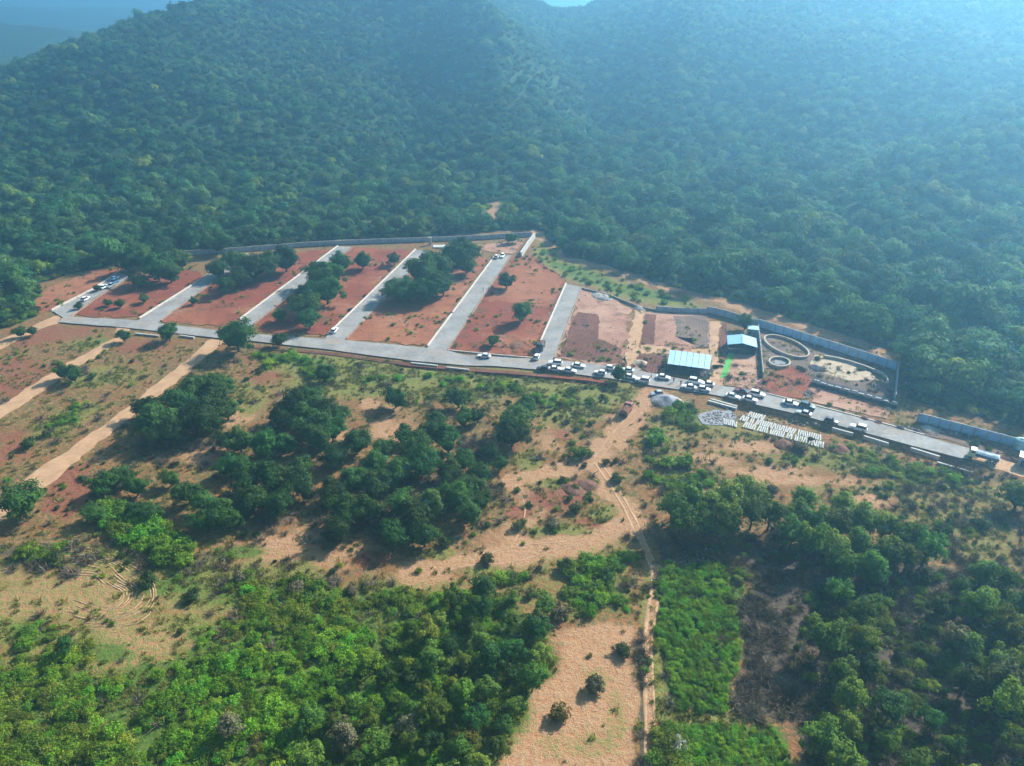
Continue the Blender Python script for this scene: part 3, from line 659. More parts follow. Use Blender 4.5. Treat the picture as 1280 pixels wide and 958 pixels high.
# white gate post with slab
g = empty('gate_post', P(538, 306)); tag(g, 'white leaning gate post in the gap of the grey wall', 'gate post')
bm = bmesh.new(); box_bm(bm, 0, 0, 1.6, 1.3, 0.7, 3.5); bmesh.ops.bevel(bm, geom=bm.edges[:], offset=0.06, segments=1, affect='EDGES'); obj('post', bm_mesh('gate_post', bm), M['white_slab'], g)
bm = bmesh.new(); box_bm(bm, 0, 0, 3.45, 1.7, 1.0, 0.22); obj('cap', bm_mesh('gate_cap', bm), M['white_slab'], g)
bm = bmesh.new(); box_bm(bm, 0, 0, 0.25, 7.0, 3.4, 0.5); bmesh.ops.bevel(bm, geom=bm.edges[:], offset=0.05, segments=1, affect='EDGES')
tag(obj('concrete_slab', bm_mesh('concrete_slab', bm), M['white_slab'], None, P(551, 309)), 'pale concrete slab on the ground beside the white gate post', 'slab')

# low white wall pieces on the near bank of the main road's drain
WP = [((170, 418.5), (199, 421.5), 'beside the small tree at the second plot road'), ((225, 421), (243, 423.5), 'right of the small tree at the second plot road'),
      ((514, 455.5), (547, 459), 'on the road drain below the orange plot, left of a pair'), ((558, 461), (586, 464), 'on the road drain below the orange plot, right of a pair'),
      ((1040, 537), (1066, 544), 'beside the cars on the right part of the main road'), ((1079, 547), (1110, 556.5), 'just right of the last parked car'),
      ((1138, 562), (1174, 573), 'in the middle of the three right-hand pieces by the truck'), ((1171, 580), (1215, 593), 'nearest the truck, set back from the road edge')]
for a, b2, lb in WP:
    strip('low_wall', [a, b2], 0.5, -0.4, 0.65, 'white_slab', 'low white wall piece ' + lb, 'low wall', 'thing', 0.0)
for k, (dx, dy) in enumerate(((0, 0), (-3, 2.4))):
    strip('concrete_beam', [(888 + dx, 501 + dy), (921 + dx + k * 2, 510 + dy + 0.5)], 0.55, -0.2, 0.75, 'white_slab', ('upper' if k == 0 else 'lower') + ' of two long white beams lying beside the grey paver field', 'beam', 'thing', 0.0)

# ring walls and curved wall in the yard
def ring(px, py, rx, ry, rot, h, label, arc=(0, 360)):
    c = P(px, py, h); pts = []
    a0, a1 = arc
    n = 44
    for k in range(n if a1 - a0 >= 360 else n + 1):
        t = R(a0 + (a1 - a0) * k / n); ex, ey = rx * math.cos(t), ry * math.sin(t)
        x = px + ex * math.cos(rot) - ey * math.sin(rot); y = py + ex * math.sin(rot) + ey * math.cos(rot)
        pts.append(P(x, y, h))
    return strip('ring_wall', pts, 0.42, -0.2, h, 'cream', label, 'ring wall', 'thing', 0, a1 - a0 >= 360)
ring(983.5, 432, 29.5, 9.5, R(21), 1.0, 'large cream ring wall near the blue-grey wall')
ring(974.7, 451.5, 13, 5.8, R(6), 1.0, 'small cream ring wall beside the red soil patch')
bm = bmesh.new()
mnd = obj('ring_floor', sheet('ring_floor', [P(974.7 + 11 * math.cos(t), 452 + 4.8 * math.sin(t)) for t in [k * 0.3927 for k in range(16)]], 0.2, -0.1, M['gravel_grey']))
tag(mnd, 'dark gravel floor inside the small ring wall', 'gravel bed', kind='structure'); bm.free()
strip('curved_wall', [(1030, 444), (1045, 446.5), (1060, 450), (1080, 456.5), (1093, 461.5), (1103, 466), (1109, 471), (1110, 475), (1107, 478.5)], 0.45, -0.2, 1.0, 'cream', 'long curved cream wall around the sandy oval', 'curved wall', 'thing', 1.0)

# row of dark stone piers with pale caps
pb = bmesh.new(); box_bm(pb, 0, 0, 0.55, 2.3, 2.6, 1.5); bmesh.ops.bevel(pb, geom=pb.edges[:], offset=0.18, segments=1, affect='EDGES')
for v in pb.verts: v.co += Vector((random.uniform(-.08, .08), random.uniform(-.08, .08), 0))
pier_me = bm_mesh('pier', pb); pier_me.materials.append(M['stone_dark'])
cap_me = box_mesh('pier_cap', 1.5, 0.5, 0.22, 1.3, 0.04); cap_me.materials.append(M['white_slab'])
a, b2 = P(1019, 481), P(1116, 508)
row_ang = math.atan2((b2 - a).y, (b2 - a).x)
for k in range(11):
    p = a.lerp(b2, k / 10)
    r = empty('stone_pier', p, row_ang + random.uniform(-.06, .06)); tag(r, 'dark stone pier with pale cap in the row along the walled yard', 'pier', 'row of dark stone piers')
    obj('base', pier_me, None, r); c = obj('cap', cap_me, None, r); c.location = (random.uniform(-.2, .2), random.uniform(-.6, .3), 0.0)
strip('trench_wall', [(1018, 476), (1070, 490), (1118, 503)], 0.6, -0.2, 0.7, 'stone_dark', 'dark low stone wall behind the row of piers', 'low wall', 'thing', 0.0)

# ------------------------------------------------------------------ sheds
def corrugated(name, L, Wd, mat):
    """One roof sheet, L along x, Wd along y, ribbed across x."""
    n = max(6, int(L / 0.16)); V = []; F = []
    for i in range(n + 1):
        x = -L / 2 + L * i / n; z = 0.045 * (i % 2)
        V += [(x, -Wd / 2, z), (x, Wd / 2, z)]
    for i in range(n): F.append((2 * i, 2 * i + 2, 2 * i + 3, 2 * i + 1))
    off = len(V); V += [(v[0], v[1], v[2] - 0.04) for v in V]
    F += [tuple(reversed([i + off for i in f])) for f in F]
    me = mesh_from(name, V, F); me.materials.append(mat); return me
def shed_frame(px_l, px_r, z): 
    a, b2 = P(*px_l, z), P(*px_r, z); return a, b2, math.atan2((b2 - a).y, (b2 - a).x), (b2 - a).length
# shed with a single slope, open in front
a, b2, ang, L = shed_frame((834, 454.5), (887.6, 461.5), 2.9)
D = 7.4
mid = (a + b2) / 2; s = empty('open_shed', (mid.x, mid.y, 0.0), ang); tag(s, 'long open shed with pale blue single-slope roof beside the main road', 'shed')
slope = math.atan2(1.0, D); nsh = 7
for k in range(nsh):
    me = corrugated('roof_sheet', L / nsh - 0.004, D / math.cos(slope) + 0.3, M['blue_roof'] if k % 3 else M['blue_roof_b'])
    o = obj('roof_sheet', me, None, s, (-L / 2 + L * (k + .5) / nsh, D / 2, 3.4 + 0.004 * (k % 2))); o.rotation_euler = (slope, 0, 0)
pm = box_mesh('shed_post', 0.16, 0.16, 1.0); pm.materials.append(M['steel'])
for k in range(5):
    for yy, zz in ((0.2, 2.85), (D - 0.2, 3.8)):
        o = obj('post', pm, None, s, (-L / 2 + 0.3 + (L - 0.6) * k / 4, yy, 0)); o.scale = (1, 1, zz)
bm = bmesh.new()
for yy, zz in ((0.2, 2.78), (D - 0.2, 3.72)): box_bm(bm, 0, yy, zz, L - 0.3, 0.12, 0.18)
obj('purlin', bm_mesh('purlin', bm), M['steel'], s)
bm = bmesh.new(); box_bm(bm, 0, D - 0.05, 1.9, L - 0.2, 0.08, 3.6); obj('back_panel', bm_mesh('back_panel', bm), M['shade_navy'], s)
bm = bmesh.new(); box_bm(bm, 0, D / 2, 0.14, L + 0.6, D + 1.4, 0.30); obj('floor_slab', bm_mesh('floor_slab', bm), M['stone_dark'], s)  # floor coloured dark so the open interior looks shaded
# gabled shed
a, b2, ang, L = shed_frame((910, 431), (946, 434.5), 3.0); D = 7.0
mid = (a + b2) / 2; s = empty('gabled_shed', (mid.x, mid.y, 0.0), ang); tag(s, 'small gabled shed with pale blue roof and open front by the green carpet', 'shed')
hw = L / 2; sl = math.atan2(0.95, hw)
for side in (-1, 1):
    for k in range(3):
        me = corrugated('roof_sheet', hw / math.cos(sl) + 0.25, D / 3 - 0.004, M['blue_roof'])
        o = obj('roof_sheet', me, None, s, (side * (hw / 2 + 0.05), D * (k + .5) / 3, 3.5)); o.rotation_euler = (0, side * sl, 0)
bm = bmesh.new(); box_bm(bm, 0, D / 2, 4.02, 0.5, D + 0.1, 0.07); obj('ridge_cap', bm_mesh('ridge_cap', bm), M['blue_roof_b'], s)
for k in range(3):
    for xx, zz in ((-hw + .15, 3.0), (hw - .15, 3.0)):
        o = obj('post', pm, None, s, (xx, 0.2 + (D - 0.4) * k / 2, 0)); o.scale = (1, 1, zz)
o = obj('post', pm, None, s, (hw * 0.25, 0.2, 0)); o.scale = (1, 1, 3.6)
bm = bmesh.new(); box_bm(bm, 0, D - 0.08, 1.5, L - 0.3, 0.1, 3.0); obj('back_panel', bm_mesh('back_panel', bm), M['shade_navy'], s)
for side in (-1, 1):
    bm = bmesh.new(); box_bm(bm, side * (hw - 0.05), D / 2, 1.4, 0.08, D - 0.5, 2.8); obj('side_panel', bm_mesh('side_panel', bm), M['shade_navy'], s)
bm = bmesh.new(); box_bm(bm, 0, D / 2, 0.13, L, D + 0.5, 0.28); obj('floor_slab', bm_mesh('floor_slab', bm), M['stone_dark'], s)  # dark floor colour paints the shade under the gable roof
# teal cabin behind it
s = empty('site_cabin', P(939.5, 420), ang); tag(s, 'small teal cabin behind the gabled blue shed', 'cabin')
bm = bmesh.new(); box_bm(bm, 0, 0, 1.5, 3.2, 2.6, 3.0); bmesh.ops.bevel(bm, geom=bm.edges[:], offset=0.05, segments=1, affect='EDGES'); obj('wall', bm_mesh('cabin_wall', bm), M['teal'], s)
bm = bmesh.new(); box_bm(bm, 0, 0, 3.08, 3.6, 3.0, 0.16, Matrix.Rotation(0.06, 4, 'X')); obj('roof', bm_mesh('cabin_roof', bm), M['pale_teal'], s)
bm = bmesh.new(); box_bm(bm, 0.5, -1.33, 1.05, 0.85, 0.06, 2.0); obj('door', bm_mesh('cabin_door', bm), M['steel'], s)
bm = bmesh.new(); box_bm(bm, -0.8, -1.33, 1.7, 0.9, 0.06, 0.8); obj('window', bm_mesh('cabin_window', bm), M['glass'], s)
# pale round water tank and purple-grey hut at the right edge
s = empty('water_tank', P(1273, 562)); tag(s, 'pale teal domed water tank at the right edge by the wall', 'water tank')
def lathe(prof, n=20):
    V = []; F = []
    for r, z in prof:
        for k in range(n): V.append((r * math.cos(2 * math.pi * k / n), r * math.sin(2 * math.pi * k / n), z))
    for j in range(len(prof) - 1):
        for k in range(n): F.append((j * n + k, j * n + (k + 1) % n, (j + 1) * n + (k + 1) % n, (j + 1) * n + k))
    F.append(tuple(range((len(prof) - 1) * n, len(prof) * n)))
    return V, F
obj('body', mesh_from('tank_body', *lathe([(1.55, 0.5), (1.6, 0.7), (1.6, 2.0), (1.55, 2.1), (1.6, 2.2), (1.6, 2.7)])), M['pale_teal'], s)
obj('dome', mesh_from('tank_dome', *lathe([(1.62, 2.7), (1.45, 3.0), (1.0, 3.25), (0.45, 3.38), (0.4, 3.5)]), True), M['pale_teal'], s)
obj('plinth', mesh_from('tank_plinth', *lathe([(1.8, -0.2), (1.8, 0.5), (1.5, 0.5)])), M['stone_dark'], s)
s = empty('site_hut', P(1281, 582), row_ang); tag(s, 'purple-grey hut cut by the right edge of the picture', 'hut')
bm = bmesh.new(); box_bm(bm, 0, 0, 1.4, 3.4, 2.4, 2.8); obj('wall', bm_mesh('hut_wall', bm), M['wall_panel'], s)
bm = bmesh.new(); box_bm(bm, 0, 0, 2.88, 3.8, 2.8, 0.14, Matrix.Rotation(0.08, 4, 'X')); obj('roof', bm_mesh('hut_roof', bm), M['steel'], s)
bm = bmesh.new(); box_bm(bm, -0.7, -1.23, 1.0, 0.8, 0.06, 1.9); obj('door', bm_mesh('hut_door', bm), M['stone_dark'], s)

# ------------------------------------------------------------------ vehicles
def loft(sections, name, mat):
    """sections: list of (x, [(y,z)...]) cross-sections with equal counts, closed into a body."""
    V = []; F = []; n = len(sections[0][1])
    for x, pr in sections: V += [(x, y, z) for y, z in pr]
    for j in range(len(sections) - 1):
        for k in range(n): a = j * n + k; b_ = j * n + (k + 1) % n; F.append((a, b_, b_ + n, a + n))
    F.append(tuple(range(n))[::-1]); F.append(tuple(range((len(sections) - 1) * n, len(sections) * n)))
    bm = bmesh.new(); vs_ = [bm.verts.new(v) for v in V]
    for f in F: bm.faces.new([vs_[i] for i in f])
    bmesh.ops.recalc_face_normals(bm, faces=bm.faces[:])
    me = bm_mesh(name, bm); 
    if mat: me.materials.append(mat)
    return me
def sec(hw, z0, z1, tuck=0.06): return [(-hw + tuck, z0), (-hw, z0 + 0.25), (-hw + tuck * 0.6, z1 - 0.08), (-hw + 0.16, z1), (hw - 0.16, z1), (hw - tuck * 0.6, z1 - 0.08), (hw, z0 + 0.25), (hw - tuck, z0)]
def wheel_mesh(r, w):
    V, F = lathe([(r * 0.55, -w / 2), (r, -w / 2), (r, w / 2), (r * 0.55, w / 2)], 14)
    me = mesh_from('tyre', V, F); me.transform(Matrix.Rotation(math.pi / 2, 4, 'X')); me.materials.append(M['tyre'])
    V, F = lathe([(0.01, -w / 2 - 0.012), (r * 0.58, -w / 2 - 0.012), (r * 0.58, w / 2 + 0.012), (0.01, w / 2 + 0.012)], 10)
    m2 = mesh_from('rim', V, F); m2.transform(Matrix.Rotation(math.pi / 2, 4, 'X')); m2.materials.append(M['rim'])
    return me, m2
tyre_me, rim_me = wheel_mesh(0.33, 0.22); big_tyre, big_rim = wheel_mesh(0.48, 0.34)
CAR = {}
for kind, (Lc, hw, zb, zr, xs_) in {'sedan': (4.4, 0.87, 0.88, 1.46, (-0.75, -0.15, 1.0, 1.65)), 'hatchback': (3.8, 0.84, 0.92, 1.52, (-0.65, -0.05, 1.35, 1.75)), 'suv': (4.5, 0.93, 1.08, 1.78, (-0.75, -0.15, 1.75, 2.1))}.items():
    h = Lc / 2
    body = loft([(-h, sec(hw - .18, .42, zb - .28)), (-h + .12, sec(hw - .06, .28, zb - .16)), (-h + .9, sec(hw, .24, zb - .03)), (xs_[0], sec(hw, .24, zb)), (xs_[3], sec(hw, .24, zb + .02)), (h - .15, sec(hw - .05, .28, zb - .04)), (h, sec(hw - .15, .42, zb - .2))], 'car_body', None)
    def cab(xa, wa, za): return [(-wa, za), (wa, za)]
    x0, x1, x2, x3 = xs_; w0, w1 = hw - .08, hw - .24
    roof = loft([(x1 - .05, [(-w1, zr - .04), (-w1 + .1, zr), (w1 - .1, zr), (w1, zr - .04), (w1, zr - .09), (-w1, zr - .09)]), ((x1 + x2) / 2, [(-w1, zr - .01), (-w1 + .1, zr + .03), (w1 - .1, zr + .03), (w1, zr - .01), (w1, zr - .09), (-w1, zr - .09)]),
                 (x2 + .05, [(-w1, zr - .04), (-w1 + .1, zr), (w1 - .1, zr), (w1, zr - .04), (w1, zr - .09), (-w1, zr - .09)])], 'car_roof', None)
    zb2 = zb - 0.02; zt = zr - 0.05
    def quad(pts): return mesh_from('car_glass', pts, [(0, 1, 2, 3)])
    ws_ = quad([(x0, -w0, zb2), (x0, w0, zb2), (x1, w1, zt), (x1, -w1, zt)]); rw = quad([(x3, w0, zb2), (x3, -w0, zb2), (x2, -w1, zt), (x2, w1, zt)])
    sw = [quad([(x0, s_ * w0, zb2), (x1, s_ * w1, zt), (x2, s_ * w1, zt), (x3, s_ * w0, zb2)]) for s_ in (-1, 1)]
    CAR[kind] = dict(L=Lc, hw=hw, zb=zb, body=body, roof=roof, ws=ws_, rw=rw, sw=sw)
    for m_ in (ws_, rw, *sw): m_.materials.append(M['glass'])
head_me = box_mesh('headlight', 0.1, 0.34, 0.14); head_me.materials.append(M['lamp']); tail_me = box_mesh('tail_light', 0.08, 0.26, 0.16); tail_me.materials.append(M['tail'])
painted = {}
def pm_get(me, mat):
    k = (me.name, mat)
    if k not in painted: c = me.copy(); c.materials.clear(); c.materials.append(M[mat]); painted[k] = c
    return painted[k]
def car(px, py, ang, kind, paint, label, z=0.362, group='parked cars'):
    k = CAR[kind]; p = P(px, py, 0.9); r = empty('parked_car', (p.x, p.y, z), ang); tag(r, label, 'car', group)
    b_ = obj('body', pm_get(k['body'], paint), None, r); obj('roof', pm_get(k['roof'], paint), None, r)
    obj('windscreen', k['ws'], None, r); obj('rear_window', k['rw'], None, r)
    for m_ in k['sw']: obj('side_window', m_, None, r)
    for sx in (-1, 1):
        for sy in (-1, 1):
            w = obj('wheel', tyre_me, None, r, (sx * k['L'] * 0.31, sy * (k['hw'] - 0.08), 0.33)); obj('rim', rim_me, None, w)
        obj('headlight', head_me, None, r, (-k['L'] / 2 + 0.1, sx * (k['hw'] - .36), k['zb'] - .34)); obj('tail_light', tail_me, None, r, (k['L'] / 2 - 0.07, sx * (k['hw'] - .3), k['zb'] - .24))
    return r
def rdir(x0, y0, x1, y1): d = P(x1, y1) - P(x0, y0); return math.atan2(d.y, d.x)
A1 = rdir(600, 451, 700, 457); A2 = rdir(700, 457, 890, 487); A3 = rdir(900, 488, 1010, 514); A4 = rdir(1010, 514, 1200, 566); AP = rdir(535, 434, 618, 322); AF = rdir(70, 392, 155, 343)
W_ = 'white_paint'
CARS = [(694, 454, A1, 'suv', W_, 'white car, upper one of the side-by-side pair at the last plot road'), (694, 461, A1, 'sedan', W_, 'white car, lower one of the side-by-side pair at the last plot road'),
    (712, 463, A2, 'sedan', W_, 'white car just right of the side-by-side pair on the road edge'), (678, 461, A1, 'hatchback', 'dark_paint', 'dark car at the left end of the queue near the last plot road'),
    (723, 457, A2, 'sedan', W_, 'white car on the far lane left of the roadside tree'), (750, 466, A2, 'hatchback', W_, 'white car just left of the dark roadside tree'),
    (764.5, 460.5, A2, 'hatchback', W_, 'white car behind the dark roadside tree, to its upper left'), (784, 462.5, A2, 'sedan', W_, 'white car at the mouth of the sandy lane'),
    (788, 471.5, A2, 'hatchback', W_, 'white car partly hidden right of the roadside tree'), (803, 475.5, A2, 'suv', W_, 'white car on the near lane below the rounded brown bed'),
    (829, 471.5, A2, 'sedan', W_, 'white car alone on the far lane left of the open shed'), (869.5, 477, A2, 'suv', W_, 'white car, upper left of the four below the open shed'),
    (861, 483.7, A2, 'sedan', W_, 'white car, lower left of the four below the open shed'), (884, 480, A2, 'sedan', W_, 'white car, upper right of the four below the open shed'),
    (880, 486.5, A2, 'hatchback', W_, 'white car, lower right of the four below the open shed'), (927, 489, A3, 'sedan', 'maroon_paint', 'dark maroon car below the pinkish forecourt'),
    (916, 495.4, A3, 'sedan', W_, 'white car beside the two long white beams'), (946.7, 493, A3, 'suv', W_, 'white car behind the white planks, on the far lane right of the maroon car'),
    (937.5, 499, A3, 'sedan', W_, 'white car on the near lane just above the white planks'), (988, 504, A3, 'sedan', W_, 'white car on the far lane left of the dark teal car'),
    (1009, 508, A4, 'suv', 'teal_paint', 'dark teal car below the row of stone piers'), (1004.6, 516.5, A4, 'sedan', 'silver_paint', 'silver car on the near lane beside the dark teal car'),
    (1039, 526.5, A4, 'hatchback', 'dark_paint', 'dark car on the near lane between the silver car and the last white car'), (1073, 535, A4, 'suv', W_, 'white car, rightmost on the main road'),
    (605, 445, A1, 'sedan', W_, 'white car alone on the main road below the red plot with two trees'), (671, 446, AP, 'hatchback', W_, 'white car at the foot of the last plot road'),
    (418, 413, AP, 'hatchback', W_, 'white car at the foot of the fourth plot road'), (144, 348, AF, 'sedan', W_, 'white car farthest up the first plot road'),
    (142, 353, AF, 'suv', 'blue_paint', 'blue car among those on the first plot road'), (130, 358.5, AF, 'sedan', W_, 'white car in the middle of those on the first plot road'),
    (138, 357.5, AF, 'hatchback', 'silver_paint', 'silver car beside the blue one on the first plot road'), (107, 373.5, AF, 'hatchback', W_, 'white car lowest on the first plot road'),
    (621, 321, AP, 'hatchback', W_, 'white car, left one at the top of the fifth plot road'), (628, 320, AP, 'hatchback', W_, 'white car, right one at the top of the fifth plot road'),
    (821, 491, A2 + 0.5, 'hatchback', 'silver_paint', 'silver car off the road beside the grey gravel heap')]
for i, cdef in enumerate(CARS):
    x, y, an, kd, pt, lb = cdef
    car(x, y, an + (math.pi if random.random() < .5 else 0) + random.uniform(-.05, .05), kd, pt, lb, z=0.362 if 'off the road' not in lb else 0.05)
def truck(px, py, ang, label, cabm, bedm, L=6.2, cover=True, z=0.362):
    p = P(px, py, 1.2); r = empty('truck', (p.x, p.y, z), ang); tag(r, label, 'truck'); h = L / 2
    bm = bmesh.new(); box_bm(bm, 0, 0, 0.75, L, 0.9, 0.25); obj('chassis', bm_mesh('chassis', bm), M['tyre'], r)
    me = loft([(-h, [(-1.05, .55), (-1.05, 1.5), (-.95, 1.55), (.95, 1.55), (1.05, 1.5), (1.05, .55)]), (-h + .12, [(-1.1, .5), (-1.1, 1.6), (-1.0, 1.65), (1.0, 1.65), (1.1, 1.6), (1.1, .5)]),
               (-h + .45, [(-1.1, .5), (-1.05, 2.35), (-.9, 2.45), (.9, 2.45), (1.05, 2.35), (1.1, .5)]), (-h + 1.7, [(-1.1, .5), (-1.05, 2.35), (-.9, 2.45), (.9, 2.45), (1.05, 2.35), (1.1, .5)])], 'cab', M[cabm])
    c = obj('cab', me, None, r)
    obj('windscreen', mesh_from('truck_glass', [(-h + .13, -.95, 1.7), (-h + .13, .95, 1.7), (-h + .40, .9, 2.33), (-h + .40, -.9, 2.33)], [(0, 1, 2, 3)]), M['glass'], c)
    for s_ in (-1, 1): obj('side_window', mesh_from('truck_side', [(-h + .55, s_ * 1.09, 1.65), (-h + 1.5, s_ * 1.09, 1.65), (-h + 1.5, s_ * 1.07, 2.25), (-h + .6, s_ * 1.07, 2.25)], [(0, 1, 2, 3)]), M['glass'], c)
    bm = bmesh.new(); bl = L - 1.95; cx = -h + 1.85 + bl / 2
    box_bm(bm, cx, 0, 0.98, bl, 2.2, 0.12)
    for s_ in (-1, 1): box_bm(bm, cx, s_ * 1.08, 1.45, bl, 0.08, 0.9)
    for s_ in (-1, 1): box_bm(bm, cx + s_ * (bl / 2 - .04), 0, 1.47, 0.08, 2.07, 0.9)
    obj('cargo_bed', bm_mesh('cargo_bed', bm), M[bedm], r)
    bm = bmesh.new()
    n = 7; rows = []
    for i in range(n):
        x = cx - bl / 2 + .1 + (bl - .2) * i / (n - 1)
        rows.append([bm.verts.new((x, yy, 1.7 + zz + random.uniform(-.05, .08))) for yy, zz in ((-1.0, 0), (-.6, .32), (0, .45), (.6, .32), (1.0, 0))])
    for r0, r1 in zip(rows, rows[1:]):
        for k in range(4): bm.faces.new((r0[k], r0[k + 1], r1[k + 1], r1[k]))
    obj('load', bm_mesh('truck_load', bm), M['tarp'] if cover else M['soil_heap'], r)
    for x in (-h + .85, cx + bl * .12, cx + bl * .36):
        for s_ in (-1, 1): w = obj('wheel', big_tyre, None, r, (x, s_ * .92, .48)); obj('rim', big_rim, None, w)
    for s_ in (-1, 1): obj('headlight', head_me, None, r, (-h - .02, s_ * .75, .85))
    return r
truck(1229, 571, A4, 'truck with pale yellow cab and grey-blue load at the end of the road', 'cab_paint', 'blue_paint', 7.0)
truck(783, 512, rdir(775, 522, 790, 500) + math.pi, 'rust-red tipper truck beside the sandy track', 'rust_paint', 'rust_paint', 5.6, False, 0.13)
truck(676, 433, AP, 'dark truck parked on the left edge of the last plot road', 'dark_paint', 'dark_paint', 4.8, False)

# people, as small figures
def person_mesh():
    me = bpy.data.meshes.new('person')
    J = {'pel': (0, 0, .95), 'bel': (0, 0, 1.12), 'che': (0, 0, 1.32), 'nek': (0, 0, 1.48), 'hd0': (0, -.01, 1.56), 'hd1': (0, -.02, 1.70),
         'sl': (.17, 0, 1.42), 'el': (.25, .03, 1.15), 'hl': (.24, -.05, .90), 'sr': (-.17, 0, 1.42), 'er': (-.26, .02, 1.16), 'hr': (-.22, -.10, .95),
         'tl': (.09, 0, .88), 'kl': (.10, -.03, .48), 'al': (.10, .03, .08), 'fl': (.10, -.13, .04), 'tr': (-.09, 0, .88), 'kr': (-.11, -.06, .48), 'ar': (-.12, .0, .08), 'fr': (-.12, -.16, .04)}
    rad = dict(pel=.15, bel=.13, che=.16, nek=.06, hd0=.09, hd1=.10, sl=.075, el=.052, hl=.042, sr=.075, er=.052, hr=.042, tl=.10, kl=.07, al=.05, fl=.045, tr=.10, kr=.07, ar=.05, fr=.045)
    E = [('pel', 'bel'), ('bel', 'che'), ('che', 'nek'), ('nek', 'hd0'), ('hd0', 'hd1'), ('che', 'sl'), ('sl', 'el'), ('el', 'hl'), ('che', 'sr'), ('sr', 'er'), ('er', 'hr'), ('pel', 'tl'), ('tl', 'kl'), ('kl', 'al'), ('al', 'fl'), ('pel', 'tr'), ('tr', 'kr'), ('kr', 'ar'), ('ar', 'fr')]
    ks = list(J); me.from_pydata([J[k] for k in ks], [(ks.index(a), ks.index(b_)) for a, b_ in E], [])
    o = bpy.data.objects.new('person_form', me); C.objects.link(o)
    o.modifiers.new('skin', 'SKIN'); sv = me.skin_vertices[0].data
    for i, k in enumerate(ks): sv[i].radius = (rad[k], rad[k]); sv[i].use_root = (k == 'pel')
    o.modifiers.new('sub', 'SUBSURF').levels = 1; o.modifiers['sub'].render_levels = 1
    dg = bpy.context.evaluated_depsgraph_get(); ev = bpy.data.meshes.new_from_object(o.evaluated_get(dg))
    bpy.data.objects.remove(o); ev.polygons.foreach_set('use_smooth', [True] * len(ev.polygons))
    return ev
pmesh = person_mesh()
def cloth_mat(name, shirt, trouser):
    m, nt, out = mat_new(name); b = NB(nt); sp = b.n('ShaderNodeSeparateXYZ'); b.l(b.objc(), sp.inputs[0])
    z = sp.outputs[2]
    c = b.mix(b.step(z, 0.93, 0.95), trouser, shirt); c = b.mix(b.step(z, 1.49, 1.51), c, (0.18, 0.09, 0.055)); c = b.mix(b.step(z, 1.70, 1.72), c, (0.012, 0.01, 0.01)); c = b.mix(b.step(z, 0.07, 0.09), (0.02, 0.015, 0.012), c)
    b.l(b.bsdf(c, 0.8, 0.2), out.inputs[0]); return m
CL = [cloth_mat('cloth_white', (.7, .7, .7), (.05, .05, .07)), cloth_mat('cloth_dark', (.04, .04, .05), (.05, .05, .06)), cloth_mat('cloth_red', (.35, .05, .05), (.06, .06, .08)), cloth_mat('cloth_blue', (.12, .2, .4), (.08, .07, .06))]
PEOPLE = [(881, 468, 0, 'person in white shirt, left of the group at the shed corner'), (884.5, 466.5, 3, 'person in blue shirt in the group at the shed corner'), (887, 469.5, 0, 'person in white shirt, right of the group at the shed corner'),
          (842, 476.5, 1, 'person in dark clothes standing on the road left of the open shed'), (814, 470.5, 0, 'person in white shirt by the rounded brown bed'), (604, 363, 1, 'person in dark clothes walking on the fifth plot road'),
          (1246, 568, 2, 'person in red shirt beside the truck'), (851, 480, 2, 'person in red shirt near the cars below the open shed')]
for x, y, cidx, lb in PEOPLE:
    p = P(x, y, .8); me = pmesh.copy(); me.materials.append(CL[cidx])
    zz = 0.36 if y < 482 and not (878 < x < 890 or x > 1240 or x == 814) else (0.14 if x > 1240 or x == 814 else 0.2)
    o = obj('person', me, None, None, (p.x, p.y, zz - 0.005), random.uniform(0, 6.28)); tag(o, lb, 'person')

# ------------------------------------------------------------------ precast planks, heaps, pavers
plank_me = box_mesh('plank', 0.37, 3.0, 0.22, 0.0, 0.02); plank_me.materials.append(M['white_slab'])
o0 = P(930, 529); ud = (P(1000, 547) - o0).normalized(); vd = Vector((-ud.y, ud.x, 0)); pa = math.atan2(vd.y, vd.x) - math.pi / 2
def planks(row_y, s0, s1, skew=0.0):
    s_ = s0
    while s_ < s1:
        q = o0 + ud * s_ + vd * row_y; zz = 0.12 + random.uniform(0, .05)
        o = obj('concrete_plank', plank_me, None, None, (q.x, q.y, zz), pa + skew + random.uniform(-.12, .12))
        tag(o, 'white concrete plank lying among the planks set out beside the road', 'plank', 'white planks laid out by the road')
        s_ += 0.56 if random.random() > .03 else 1.0
planks(5.0, 0.3, 4.6); planks(1.9, -1.2, 13.5); planks(-1.2, 0.4, 17.2); planks(2.0, 14.2, 19.8, .1); planks(-1.3, 17.6, 21.2, .12); planks(-2.2, -5.0, -1.4, .3)
paver_pad = plot([(872, 520), (884, 514), (912, 513), (922, 521), (914, 531), (896, 533), (878, 531)], 'gravel_grey', 'grey pad of stacked pavers beside the white planks', 0.13, 0.6)
def heap_mesh(name, seed, n=22, rings=7):
    V = [(0, 0, 1)]; F = []
    for j in range(1, rings + 1):
        r = j / rings
        for k in range(n):
            t = 2 * math.pi * k / n; nz = mnoise.noise((math.cos(t) * 1.4 * r + seed, math.sin(t) * 1.4 * r, seed * 1.7)); n2 = mnoise.noise((math.cos(t) * 5 * r + seed, math.sin(t) * 5 * r, seed))
            rr = r * (1 + nz * 0.25)
            V.append((rr * math.cos(t), rr * math.sin(t), max(-0.12, (1 - r ** 1.2) * (1 + nz * .5) + n2 * 0.10 - (0.15 if j == rings else 0))))
    for k in range(n): F.append((0, 1 + k, 1 + (k + 1) % n))
    for j in range(rings - 1):
        for k in range(n): a = 1 + j * n + k; b_ = 1 + j * n + (k + 1) % n; F.append((a, a + n, b_ + n, b_))
    return mesh_from(name, V, F, True)
